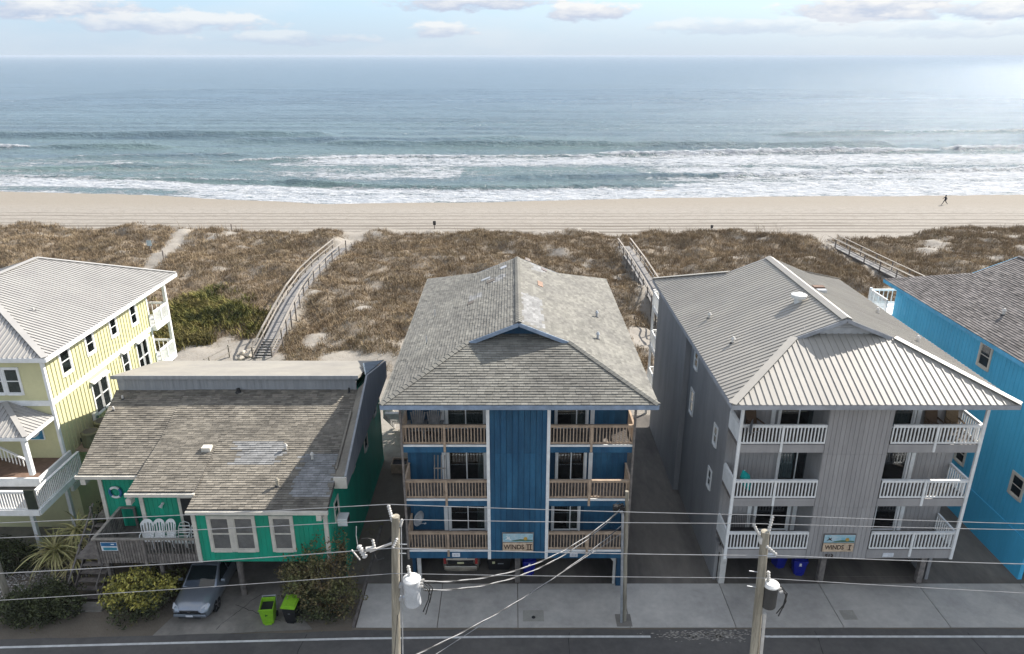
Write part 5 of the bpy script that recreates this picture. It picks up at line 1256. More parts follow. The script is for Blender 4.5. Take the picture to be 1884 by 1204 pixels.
def bin_(label, body_m, lid_m, loc, rz, open_lid=False, sym=None, grp=None):
    B = thing('wheelie_bin', (0,0,0), label, 'bin', grp)
    b = MB(); b.add([(-.23,-.26,.04),(.23,-.26,.04),(.25,.26,.04),(-.25,.26,.04),(-.31,-.38,.92),(.31,-.38,.92),(.31,.34,1.02),(-.31,.34,1.02),(-.285,-.35,.93),(.285,-.35,.93),(.285,.31,1.02),(-.285,.31,1.02),(-.2,-.22,.1),(.2,-.22,.1),(.2,.22,.1),(-.2,.22,.1)],
          [(3,2,1,0),(0,1,5,4),(1,2,6,5),(2,3,7,6),(3,0,4,7),(4,5,9,8),(5,6,10,9),(6,7,11,10),(7,4,8,11),(8,9,13,12),(9,10,14,13),(10,11,15,14),(11,8,12,15),(12,13,14,15)])
    b.build('body', body_m, B); MB().bar((-.33,-.39,.90),(.33,-.39,.90), .04,.06).build('rim', body_m, B)
    MB().box(-.16,.16,-.30,-.27,.0,.12).build('foot', body_m, B)
    if open_lid:
        MB().box(-.28,.28,-.33,.29,.80,.82).build('inside', m_black, B); l = MB().box(-.32,.32,.40,.45,.35,1.05).build('lid', lid_m, B, bevel=.01)
    else:
        l = MB(); l.prism([(-.335,-.43,.945),(.335,-.43,.945),(.335,.36,1.06),(-.335,.36,1.06)], (0,0,-.035)); l.prism([(-.27,-.33,.995),(.27,-.33,.995),(.27,.26,1.08),(-.27,.26,1.08)], (0,0,-.06)); l.build('lid', lid_m, B, kind='stuff') if False else l.build('lid', lid_m, B)
    MB().tube([(-.26,.40,1.0),(.26,.40,1.0)], .02, 6).build('handle', m_cable, B)
    for x in (-.29, .29): MB().tube([(x-.03,.28,.13),(x+.03,.28,.13)], .13, 12).build('wheel', m_tyre, B)
    if sym == 'dark': MB().prism([(-.08,-.325,.50),(.06,-.325,.56),(-.06,-.337,.64)], (0,-.01,0)).build('printed_mark', mat('dark_green_print', (.03,.12,.02), .6), B)
    if sym == 'white':
        s = MB(); s.tube([(.0,-.35,.72),(.0,-.37,.72)], .055, 10); s.build('printed_mark', m_white, B); MB().prism([(-.07,-.345,.60),(.07,-.345,.60),(.05,-.35,.66),(-.05,-.35,.66)], (0,-.012,0)).build('printed_mark', m_white, B)
    if sym == 'grey': MB().box(-.05,.05,-.345,-.33,.56,.58).build('printed_mark', m_galv, B)
    return place(B, loc, rz)
bin_('lime green wheelie bin standing open beside the car', m_lime, m_galv, (-10.98, 26.05, .025), R(6), True, 'dark')
bin_('black wheelie bin with a closed lime green lid beside the bush', m_black, m_lime, (-9.95, 26.15, .025), R(-6), False, 'grey')
bin_('dark blue recycling bin under the blue building right of its middle post', m_binblue, m_binblue, (.80, 29.35, .025), R(8), sym='white')
bin_('dark blue recycling bin in front, under the grey building left of its middle post', m_binblue, m_binblue, (14.15, 29.35, .025), R(-10), sym='white')
bin_('dark blue recycling bin behind another, under the grey building', m_binblue, m_binblue, (13.35, 29.9, .025), R(14))
T = thing('storage_tote', (-.45, 30, 0), 'black bin with a yellow label behind the post under the blue building', 'bin')
b_ = MB(); b_.add([(-1.15,29.5,.02),(-.15,29.5,.02),(-.15,30.2,.02),(-1.15,30.2,.02),(-1.25,29.4,.75),(-.05,29.4,.75),(-.05,30.3,.75),(-1.25,30.3,.75)], [(3,2,1,0),(4,5,6,7),(0,1,5,4),(1,2,6,5),(2,3,7,6),(3,0,4,7)]); b_.build('body', m_black, T)
MB().box(-1.3,0,29.36,30.34,.751,.81).build('lid', m_black, T, bevel=.01); MB().box(-.98,-.84,29.38,29.399,.48,.60).build('label_patch', m_yellow, T); MB().box(-.70,-.42,29.38,29.399,.46,.50).build('label_patch', m_galv, T)

# --- adirondack chairs on the blue balcony
def adirondack():
    A_ = thing('adirondack_chair', (0,0,0), 'grey slatted adirondack chair on the top left balcony, nearer the corner post', 'chair', 'grey adirondack chairs')
    for k in range(7):
        x = (k-3)*.085; h = .98-.05*abs(k-3)**1.25
        MB().prism([(x*.75-.036,.22,.30),(x*.75+.036,.22,.30),(x*1.22+.036,.42,.30+h*.78),(x*1.22,.43,.30+h*.80),(x*1.22-.036,.42,.30+h*.78)], (0,.02,0)).build('back_slat', m_greywood_l, A_)
    for k in range(6): MB().box(-.28,.28,-.32+k*.09,-.245+k*.09,.36-k*.012,.38-k*.012).build('seat_slat', m_greywood_l, A_)
    for s in (-1, 1):
        MB().box(s*.38-.07,s*.38+.07,-.40,.34,.55,.575).build('arm', m_greywood_l, A_)
        MB().box(s*.33-.02,s*.33+.02,-.36,-.27,0,.55).build('leg', m_greywood_l, A_); MB().bar((s*.30,-.3,.32),(s*.30,.5,.04), .03,.1).build('leg', m_greywood_l, A_)
        MB().box(s*.33-.02,s*.33+.02,.28,.34,.1,.55).build('arm_post', m_greywood_l, A_)
    return A_
m_greywood_l = mat('silver_grey_wood', (.26,.25,.24), .8, .15, 5)
a1 = adirondack(); place(a1, (-4.2,28.45,8.2), R(0)); copy_tree(a1, (-3.5,28.45,8.2), R(-4), 'grey slatted adirondack chair on the top left balcony, nearer the glass door')
# --- stacked wooden slats / rack on the middle balcony
RK = thing('wooden_rack', (-3.3,28.6,5.45), 'pale wooden slatted rack leaning on the middle left balcony of the blue building', 'rack')
for k in range(4): MB().bar((-3.52+k*.155,28.2,5.47),(-3.52+k*.155,28.75,7.0), .045,.03).build('slat', m_palewood, RK)
for t in (.25,.62): MB().bar((-3.56,28.2+.55*t+.03,5.47+1.53*t),(-3.02,28.2+.55*t+.03,5.47+1.53*t), .03,.05).build('rail', m_palewood, RK)
# --- satellite dishes
def dish(label, loc, m_, rz):
    D = thing('satellite_dish', (0,0,0), label, 'satellite dish')
    mb = MB(); n = 18; rings = [(0,-.0),(.12,.012),(.24,.045),(.34,.10)]; vs = []
    for r_, d in rings:
        for j in range(n): t = 2*math.pi*j/n; vs.append((r_*math.cos(t), -d, r_*math.sin(t)*1.1))
    fs = [(i*n+j, i*n+(j+1)%n, (i+1)*n+(j+1)%n, (i+1)*n+j) for i in range(3) for j in range(n)]
    mb.add(vs, fs); o = mb.build('reflector', m_, D, smooth=True); so = o.modifiers.new('s','SOLIDIFY'); so.thickness = .012
    MB().tube([(0,.0,-.32),(.0,-.45,-.12)], .015, 6).build('arm', m_galv, D); MB().tube([(0,-.44,-.14),(0,-.52,-.08)], .035, 8).build('receiver', m_, D)
    MB().tube([(0,.02,0),(0,.14,-.05),(0,.14,-.42)], .02, 6).build('mast', m_galv, D)
    return place(D, loc, rz)
dish('pale satellite dish on the lowest left balcony of the blue building', (-4.35,28.0,4.15), m_galv, R(55))
dish('dark grey satellite dish on the top left railing of the grey building', (10.15,27.45,9.15), mat('dark_dish', (.09,.09,.095), .5), R(70))
# --- balcony furniture on the grey building
def box_chair(label, loc, rz, m_):
    K = thing('wicker_chair', (0,0,0), label, 'chair')
    MB().prism([(-.27,.20,.42),(.27,.20,.42),(.27,.38,1.05),(-.27,.38,1.05)], (0,.06,0)).build('backrest', m_, K, bevel=.02)
    MB().box(-.27,.27,-.28,.26,.36,.44).build('seat', m_, K, bevel=.015)
    for s in (-1,1):
        for y in (-.24,.28): MB().box(s*.26-.025,s*.26+.025,y-.025,y+.025,0,.64).build('leg', m_, K)
        MB().box(s*.27-.03,s*.27+.03,-.28,.3,.62,.66).build('arm', m_, K)
    return place(K, loc, rz)
box_chair('brown wicker chair on the top left balcony of the grey building', (10.75,28.45,8.2), R(20), m_brownwicker)
box_chair('dark brown wicker chair nearer the door on the top right grey balcony', (18.75,28.6,8.2), R(0), m_brownwicker)
box_chair('tan wicker chair nearer the corner on the top right grey balcony', (19.65,28.6,8.2), R(-4), mat('tan_wicker', (.20,.14,.08), .8, .3, 25))
U = thing('beach_umbrella', (10.4,28.4,5.45), 'teal cloth beach umbrella folded on the middle left grey balcony', 'umbrella')
MB().tube([(10.35,28.5,5.47),(10.5,28.3,6.5)], .02, 6).build('pole', m_white, U)
MB().tube([(10.45,28.35,6.45),(10.5,28.2,6.25),(10.6,28.1,5.85),(10.7,28.05,5.6)], [.04,.22,.20,.06], 9).build('canopy', m_teal, U)
MC = thing('metal_bench', (10.9,28.6,2.7), 'dark metal bench with a curved barred back on the lowest left grey balcony', 'bench')
for k in range(15):
    x = 10.35+k*.08; MB().tube([(x,28.7,3.1),(x,28.85,3.72-.10*((k-7)/7)**2)], .012, 5).build('back_bar', m_cable, MC)
MB().tube([(10.33,28.85,3.60),(10.6,28.86,3.70),(10.9,28.86,3.74),(11.2,28.86,3.70),(11.48,28.85,3.60)], .02, 6).build('top_rail', m_cable, MC); MB().box(10.33,11.48,28.25,28.72,3.08,3.12).build('seat', m_cable, MC)
for x in (10.36,11.45):
    for y in (28.28,28.7): MB().box(x-.02,x+.02,y-.02,y+.02,2.7,3.08).build('leg', m_cable, MC)
# --- white chairs on the green deck
def plastic_chair():
    K = thing('plastic_chair', (0,0,0), 'white moulded plastic armchair at the left end of the row on the green deck', 'chair', 'white chairs on the green deck')
    mb = MB(); n = 10; vs = []
    for i in range(n+1):
        t = -1.25+2.5*i/n; x = .27*math.sin(t)/math.sin(1.25)*1.0; y = .30-.16*(1-math.cos(t)); h = .40+.46*math.cos(t*.75)
        vs += [(x*.85, y-.10, .42), (x, y, .42+h)]
    for i in range(n):
        if i % 2 == 0: mb.add([vs[2*i],vs[2*i+2],vs[2*i+3],vs[2*i+1]], [(0,1,2,3)])
        else: mb.add([vs[2*i],vs[2*i+2],tuple(Vector(vs[2*i+2]).lerp(Vector(vs[2*i+3]),.3)),tuple(Vector(vs[2*i]).lerp(Vector(vs[2*i+1]),.3))], [(0,1,2,3)]); mb.add([tuple(Vector(vs[2*i]).lerp(Vector(vs[2*i+1]),.8)),tuple(Vector(vs[2*i+2]).lerp(Vector(vs[2*i+3]),.8)),vs[2*i+3],vs[2*i+1]], [(0,1,2,3)])
    bm_ = bmesh.new(); me = mb.mesh('backrest', m_white); bm_.from_mesh(me); bmesh.ops.remove_doubles(bm_, verts=bm_.verts, dist=.001); bm_.to_mesh(me); bm_.free()
    o = link('backrest', me, K); s = o.modifiers.new('s','SOLIDIFY'); s.thickness = .015
    MB().box(-.25,.25,-.26,.22,.41,.44).build('seat', m_white, K, bevel=.012)
    for s in (-1,1):
        MB().tube([(s*.27,.16,.70),(s*.30,-.05,.68),(s*.28,-.24,.62),(s*.27,-.26,.44)], .022, 6).build('arm', m_white, K)
        for y, dy in ((-.24,-.05),(.2,.08)): MB().tube([(s*.25,y,.42),(s*.27,y+dy,0)], .022, 6, r1=.016).build('leg', m_white, K)
    return K
pc = plastic_chair(); place(pc, (-16.72,27.72,2.80), R(12))
copy_tree(pc, (-16.22,27.74,2.80), R(-3), 'white moulded plastic armchair second from the left on the green deck')
copy_tree(pc, (-15.72,27.74,2.80), R(-14), 'white moulded plastic armchair in the middle of the row on the green deck')
def band_chair():
    K = thing('lawn_chair', (0,0,0), 'white tubular lawn chair with banded arched back beside the door', 'chair', 'white chairs on the green deck')
    MB().tube([(-.26,.1,.38),(-.27,.28,.8),(-.2,.36,1.0),(0,.38,1.07),(.2,.36,1.0),(.27,.28,.8),(.26,.1,.38)], .018, 6).build('back_frame', m_white, K)
    for k in range(4): MB().bar((-.26,.13+k*.06,.46+k*.14),(.26,.13+k*.06,.46+k*.14), .012,.06).build('back_band', m_white, K)
    for k in range(4): MB().bar((-.26,-.3+k*.1,.39),(.26,-.3+k*.1,.39), .06,.012).build('seat_band', m_white, K)
    for s in (-1,1):
        MB().tube([(s*.28,.2,.62),(s*.3,-.1,.64),(s*.3,-.34,.60),(s*.29,-.40,.45),(s*.29,-.36,.2),(s*.29,-.2,.02)], .018, 6).build('arm', m_white, K)
        MB().tube([(s*.27,.12,.4),(s*.28,.3,.02)], .016, 6).build('leg', m_white, K); MB().tube([(s*.27,.12,.4),(s*.27,-.34,.39)], .016, 6).build('seat_rail', m_white, K)
    return K
bc = band_chair(); place(bc, (-15.12,27.74,2.80), R(0)); copy_tree(bc, (-14.50,27.74,2.80), R(4), 'white tubular lawn chair with banded back half hidden by the wall corner')

# ============================================================ POLES AND WIRES
YP = 17.5
def leanpole(name, label, base, top, r0, r1, cat='utility pole'):
    P_ = thing(name, base, label, cat); b = Vector(base); t = Vector(top)
    pts = [b.lerp(t, i/8)+Vector((random.uniform(-.01,.01),random.uniform(-.01,.01),0)) for i in range(9)]
    MB().tube(pts, r0, 14, r1=r1).build('shaft', m_pole, P_, smooth=False); return P_
def insulator(parent, a, b, r=.055, sheds=7):
    a = Vector(a); b = Vector(b); mb = MB(); pts = []; rs = []
    for i in range(sheds*2+1):
        pts.append(a.lerp(b, i/(sheds*2))); rs.append(r if i % 2 else r*.5)
    mb.tube(pts, rs, 10); o = mb.build('insulator', m_porcelain, parent); return o
def transformer(parent, x, y, z0, z1, r, m_t, m_l):
    n = 22; mb = MB().tube([(x,y,z0),(x,y,z0+.04),(x,y,z1)], [r*.9,r,r], n); t = mb.build('transformer_tank', m_t, parent)
    MB().tube([(x,y,z1),(x,y,z1+.04),(x,y,z1+.09)], [r*1.08,r*1.08,r*.75], n).build('tank_lid', m_l, t)
    insulator(t, (x-.06,y+.08,z1+.08), (x-.10,y+.10,z1+.42), .06, 4)
    for k in (-.14,0,.14): MB().tube([(x+r,y+k,z1-.15),(x+r+.10,y+k,z1-.12)], .035, 8).build('bushing', m_porcelain, t)
    MB().box(x-r-.16,x-r+.02,y-.06,y+.06,z0+.15,z0+.27).build('bracket', m_galv, t); MB().box(x-r-.16,x-r+.02,y-.06,y+.06,z1-.27,z1-.15).build('bracket', m_galv, t)
    MB().tube([(x+r+.1,y,z1-.12),(x+r+.28,y,z1-.3),(x+r+.22,y-.05,z1-.7),(x+r+.05,y-.05,z0-.25)], .018, 6).build('lead_cable', m_cable, t)
    MB().tube([(x+r+.1,y+.14,z1-.12),(x+r+.35,y+.1,z1-.4),(x+r+.25,y,z1-.85)], .018, 6).build('lead_cable', m_cable, t)
    MB().tube([(x+r+.1,y-.14,z1-.12),(x+r+.2,y-.1,z1-.25),(x+r+.3,y,z1-.6),(x+r+.12,y-.05,z0-.35)], .018, 6).build('lead_cable', m_cable, t)
    return t
LP = leanpole('utility_pole', 'tall weathered utility pole with a pale transformer in front of the blue building', (-3.95,YP,0), (-3.33,YP,11.65), .16, .115)
insulator(LP, (-3.42,YP,11.45), (-3.52,YP,12.02)); insulator(LP, (-3.22,YP,11.3), (-3.14,YP-.05,11.58), .05, 4); insulator(LP, (-3.30,YP-.13,11.0), (-3.42,YP-.3,10.78), .05, 5)
transformer(LP, -2.98, YP, 8.52, 9.42, .25, m_tank, m_lid)
MB().tube([(-3.18,YP-.02,11.5),(-3.4,YP-.13,6),(-3.78,YP-.14,.1)], .018, 6).build('ground_conduit', m_galv, LP)
MB().bar((-3.35,YP,10.78),(-4.1,YP-.25,10.62), .05,.05).build('cutout_arm', m_white2, LP)
insulator(LP, (-3.95,YP-.22,10.68), (-4.0,YP-.2,11.0), .05, 4)
cu_ = insulator(LP, (-4.4,YP-.28,10.85), (-4.22,YP-.3,10.45), .085, 5); MB().bar((-4.6,YP-.3,10.72),(-4.38,YP-.32,10.38), .03,.03).build('fuse_tube', m_white2, cu_); MB().bar((-4.2,YP-.28,10.72),(-3.95,YP-.24,10.72), .12,.08).build('cutout_body', m_porcelain, LP)
MB().tube([(-4.42,YP-.25,11.48),(-4.44,YP-.28,11.2),(-4.42,YP-.3,10.9)], .014, 5).build('jumper_wire', m_wire, LP); MB().tube([(-4.0,YP-.2,11.0),(-4.1,YP-.3,11.12),(-4.3,YP-.3,11.1)], .012, 5).build('jumper_wire', m_cable, LP)
MB().tube([(-3.98,YP-.2,10.5),(-3.9,YP-.3,10.35),(-3.7,YP-.25,10.4)], .012, 5).build('jumper_wire', m_cable, LP)
for k in range(3): MB().bar((-3.35-.02*k,YP-.03,10.7-.16*k),(-3.05-.02*k,YP-.03,10.7-.16*k), .02,.02).build('step_bolt', m_galv, LP)
RP = leanpole('utility_pole', 'tall weathered utility pole with a black transformer in front of the grey building', (7.85,YP,0), (7.31,YP,11.13), .165, .12)
insulator(RP, (7.22,YP,10.85), (6.95,YP,11.38), .05, 7); insulator(RP, (7.40,YP,11.05), (7.46,YP,11.66), .055, 7); insulator(RP, (7.36,YP-.1,10.7), (7.66,YP-.2,10.46), .055, 5)
MB().box(7.17,7.23,YP-.1,YP+.1,10.75,10.95).build('bracket', m_white2, RP)
transformer(RP, 7.72, YP, 8.45, 9.22, .225, m_tankdark, m_lid)
MB().tube([(7.60,YP-.16,8.3),(7.68,YP-.17,6.5),(7.98,YP-.2,.1)], .05, 8).build('conduit', m_white2, RP)
for k in range(2): MB().bar((7.0,YP-.02,9.75-.55*k),(7.3,YP-.02,9.7-.55*k), .02,.02).build('step_bolt', m_galv, RP)
MP = leanpole('service_pole', 'short service pole with a pale metal conduit on the concrete apron', (5.08,26.05,.06), (4.80,25.9,6.95), .10,.075)
MB().tube([(4.93,25.9,.06),(4.66,25.78,5.95)], .055, 10).build('conduit', m_galv, MP); MB().tube([(4.66,25.78,5.95),(4.62,25.74,6.1),(4.52,25.68,6.08)], .06, 8).build('weatherhead', m_galv, MP)
MB().box(4.25,4.72,25.7,25.95,6.0,6.3).build('splice_box', m_black, MP, bevel=.03)
for k in range(6): 
    a = random.uniform(0,6.28); MB().tube([(4.6,25.8,6.3),(4.45+.2*math.cos(a),25.75+.1*math.sin(a),6.48),(4.35+.12*math.cos(a+1),25.7,6.42),(4.5,25.7,6.25)], .012, 5).build('drip_loop', m_cable, MP)
MB().box(4.7,5.4,25.63,26.4,.0575,.063).build('base_patch', m_drive, MP); 
SP = leanpole('street_pole', 'leaning weathered pole cut off by the left edge beside the shell gravel', (-23.6,27.3,0), (-23.75,27.2,9.5), .15,.11, 'pole')
# wires
def sag(pts, s, n=12):
    out = []
    for a, b in zip(pts[:-1], pts[1:]):
        a = Vector(a); b = Vector(b); L_ = (b-a).length; q = s*(L_/12)**2
        for i in range(n): t = i/n; p = a.lerp(b, t); p.z -= 4*t*(1-t)*q; out.append(p)
    out.append(Vector(pts[-1])); return out
def wire(label, pts, r=.016, s=.06, m_=None, name='overhead_wire', grp='overhead wires along the street'):
    o = MB().tube(sag(pts, s), r, 5).build(name, m_ or m_wire); tag(o, label, 'wire', grp); return o
wire('topmost thin overhead wire, running between the tall insulators', [(-42,YP,10.9),(-3.52,YP,12.05),(7.46,YP,11.68),(45,YP,11.3)], .012, .035)
wire('second overhead wire from the top, passing at the pole tops', [(-42,YP,10.3),(-3.14,YP-.05,11.57),(6.95,YP,11.40),(45,YP,11.3)], .012, .03)
wire('third overhead wire from the top, crossing in front of the WINDS signs', [(-42,YP,9.0),(-3.42,YP-.3,10.78),(7.66,YP-.2,10.44),(45,YP,10.3)], .014, .05)
wire('lowest street wire, passing in front of the parked cars', [(-42,YP,7.3),(-3.45,YP-.12,9.74),(7.3,YP-.12,9.58),(45,YP,7.8)], .010, .03)
def twist(label, a, b, s, grp='twisted service cables'):
    T_ = thing('service_cable', a, label, 'wire', grp); base = sag([a, b], 1, 60); base = []
    A_ = Vector(a); B_ = Vector(b)
    for i in range(61): t = i/60; p = A_.lerp(B_, t); p.z -= 4*t*(1-t)*s; base.append(p)
    for k, m_ in ((0, m_wire), (1, m_cable)):
        pts = []
        for i, p in enumerate(base):
            th = i*.75+k*math.pi; pts.append(p+Vector((0,.014*math.cos(th),.014*math.sin(th))))
        MB().tube(pts, .016, 5).build('strand', m_, T_)
twist('upper twisted service cable looping from the pale transformer to the short pole', (-2.62,YP,9.35), (4.5,25.66,6.2), 1.0)
twist('lower twisted service cable looping from the pale transformer to the short pole', (-2.62,YP-.1,9.12), (4.42,25.66,6.05), 1.05)
twist('lone twisted cable rising from the road corner to the short pole', (-3.62,YP-.1,6.3), (4.62,25.72,5.35), .55)
wire('thin straight cable running from below the road to the short pole', [(-3.68,YP-.1,5.6),(4.75,25.78,5.0)], .011, .02, m_wire, grp=None) if False else tag(MB().tube(sag([(-3.68,YP-.1,5.6),(4.75,25.78,5.0)], .02), .010, 5).build('overhead_wire', m_wire), 'thin straight cable running from the road corner to the short pole', 'wire')
tag(MB().tube([(-3.45,YP-.1,8.2),(-4.3,YP-1.6,.05)], .010, 5).build('guy_wire', m_cable), 'dark thin guy wire beside the pole with the pale transformer', 'wire')

# ============================================================ VEGETATION
def foliage_mesh(name, c, rad, n, leaf, m_, seed, lump=.65, shell=.45, zmin=.05, asp=.45):
    r = np.random.default_rng(seed); d = r.normal(size=(n,3)); d /= np.linalg.norm(d, axis=1)[:,None]
    ang = np.arctan2(d[:,1], d[:,0]); f = 1+lump*(fbm(ang*1.6+seed, d[:,2]*2.2+seed*3, 3)-.5)*2+lump*.7*(fbm(d[:,0]*3+seed, d[:,1]*3+d[:,2]*2, 3)-.5)*2
    rr = (shell+(1-shell)*r.random(n)**.5)*f
    P_ = np.array(c)+d*rr[:,None]*np.array(rad); ok = P_[:,2] > zmin; P_ = P_[ok]; d = d[ok]; k = len(P_)
    a = r.normal(size=(k,3)); a = a-d*.2; a /= np.linalg.norm(a, axis=1)[:,None]; b = np.cross(a, r.normal(size=(k,3))); b /= np.linalg.norm(b, axis=1)[:,None]
    L_ = leaf*r.uniform(.6,1.4,k)[:,None]; W_ = L_*asp
    v = np.stack([P_-a*L_*.5, P_+b*W_*.5, P_+a*L_*.5, P_-b*W_*.5], 1).astype(np.float32)
    me = bpy.data.meshes.new(name); me.vertices.add(k*4); me.vertices.foreach_set('co', v.ravel()); me.loops.add(k*4); me.loops.foreach_set('vertex_index', np.arange(k*4, dtype=np.int32))
    me.polygons.add(k); me.polygons.foreach_set('loop_start', np.arange(0,k*4,4,dtype=np.int32)); me.polygons.foreach_set('loop_total', np.full(k,4,np.int32)); me.update(); me.materials.append(m_); return me
def shrub(label, loc, lobes, m_, leaf, n, seed, stems=9, stem_m=None, asp=.45, name='shrub', extra=None):
    S = thing(name, loc, label, 'bush'); x, y, z = loc
    bmj = bmesh.new()
    for i, (dx, dy, dz, rx, ry, rz) in enumerate(lobes):
        me = foliage_mesh('foliage', (x+dx,y+dy,z+dz), (rx,ry,rz), int(n*rx*ry), leaf, m_ if not extra or i not in extra else extra[i], seed+i, asp=asp)
        link('foliage', me, S, kind='stuff')
    random.seed(seed)
    for i in range(stems):
        l = random.choice(lobes); a = random.uniform(0, 6.28); q = random.uniform(.2,.85)
        p1 = (x+l[0]+l[3]*q*math.cos(a), y+l[1]+l[4]*q*math.sin(a), z+l[2]+l[5]*random.uniform(.1,.8)); p0 = (x+l[0]*.6+random.uniform(-.15,.15), y+l[1]*.6+random.uniform(-.15,.15), z)
        pm = tuple((p0[k]+p1[k])/2+random.uniform(-.12,.12) for k in range(3)); MB().tube([p0,pm,p1], .035, 5, r1=.008).build('stem', stem_m or m_stem, S)
    return S
shrub('large very dark green bush beside the road at the lower left', (-21.3,26.1,0), [(-.6,0,.65,1.15,.95,.75),(.7,.2,.7,1.15,.9,.8),(0,.6,.8,1.0,.8,.8),(-1.4,.4,.5,.7,.7,.6)], m_leaf_d, .14, 2600, 11)
shrub('yellow and green leafed bush in front of the wooden deck', (-17.0,26.55,0), [(0,-.1,.7,1.2,.9,.8),(-.3,.2,1.45,1.0,.8,.55),(-.9,-.1,1.0,.7,.6,.6),(.95,.35,1.3,.7,.5,.4),(.3,-.4,1.1,.8,.5,.5)], m_leaf_d, .17, 1500, 23, extra={1: m_leaf_y, 2: m_leaf_y, 3: m_leaf_y, 4: m_leaf_y})
shrub('small yellow green bush growing among the deck posts', (-15.9,27.6,0), [(0,0,.8,.7,.5,.7),(-.7,.1,.9,.5,.4,.6)], m_scrub, .13, 1500, 29)
shrub('large bare brown and green bush between the bins and the apron', (-8.7,26.9,0), [(0,0,1.5,1.35,1.2,1.5),(-.9,.2,1.9,1.0,.9,1.1),(.85,-.3,1.0,.9,.9,1.0),(.2,.3,2.9,.95,.8,1.0),(-1.3,.4,1.2,.8,.7,.9),(.1,-.8,.7,1.2,.6,.7)], m_leaf_b, .13, 2100, 37, stems=46, stem_m=mat('bare_twig', (.20,.165,.13), .9), extra={2: m_leaf_b, 5: m_leaf_d})
shrub('dark bush at the left edge behind the leaning pole', (-24.6,29.6,0), [(0,0,.7,1.3,1.0,.9),(-1.3,.2,.8,1.1,.9,.9)], m_leaf_d, .14, 2100, 43)
shrub('dark undergrowth in the gap between the yellow and green houses', (-21.2,32.8,0), [(0,0,1.0,.8,1.4,1.1),(.3,-1.2,.7,.7,.9,.8),(-.2,2.6,1.0,.7,1.6,1.0)], m_leaf_d, .15, 1900, 53)
# yucca
YU = thing('yucca', (-22.3,29.5,0), 'large spiky yucca with pale arching leaves between the two left houses', 'yucca')
def yleaf(L_, droop, w):
    n = 7; vs = []
    for i in range(n+1):
        t = i/n; x = L_*t; z = -droop*L_*t*t*t; ww = w*(1-t**3)*(.5+.5*min(1, t*5)); vs += [(x,-ww/2,z+.02*(1-t)), (x,0,z-.012), (x,ww/2,z+.02*(1-t))]
    fs = []
    for i in range(n): fs += [(3*i,3*i+3,3*i+4,3*i+1),(3*i+1,3*i+4,3*i+5,3*i+2)]
    return MB().add(vs, fs).mesh('leaf', m_yucca)
ym = [yleaf(1.2,.3,.10), yleaf(1.1,.6,.11), yleaf(1.3,.8,.10), yleaf(.95,.15,.09)]
random.seed(5)
for (cx, cy, cz, n, sc_) in ((-22.3,29.3,1.35,120,1.1),(-21.7,30.2,1.9,65,.95),(-22.9,30.1,1.0,55,.95),(-21.4,29.3,.9,55,.95)):
    for i in range(n):
        el = math.asin(random.uniform(-.45,.95)); az = random.uniform(0, 6.283)
        o = link('leaf', random.choice(ym), YU, (cx+random.uniform(-.1,.1),cy+random.uniform(-.1,.1),cz+random.uniform(-.3,.1))); o.rotation_euler = (random.uniform(-.3,.3), -el, az); s = sc_*random.uniform(.75,1.15); o.scale = (s,s,s)
    MB().tube([(cx,cy,0),(cx,cy,cz)], .13, 8).build('trunk', m_stem, YU)
# timber edging
for a, b_, l in (((-22.6,28.7),(-22.0,26.7),'left dark timber edging beside the shell gravel'),((-21.3,29.0),(-21.4,27.0),'right dark timber edging left of the deck stairs')):
    tag(MB().bar((*a,.1),(*b_,.1), .15,.2).build('timber_edging', m_greywood), l, 'timber')

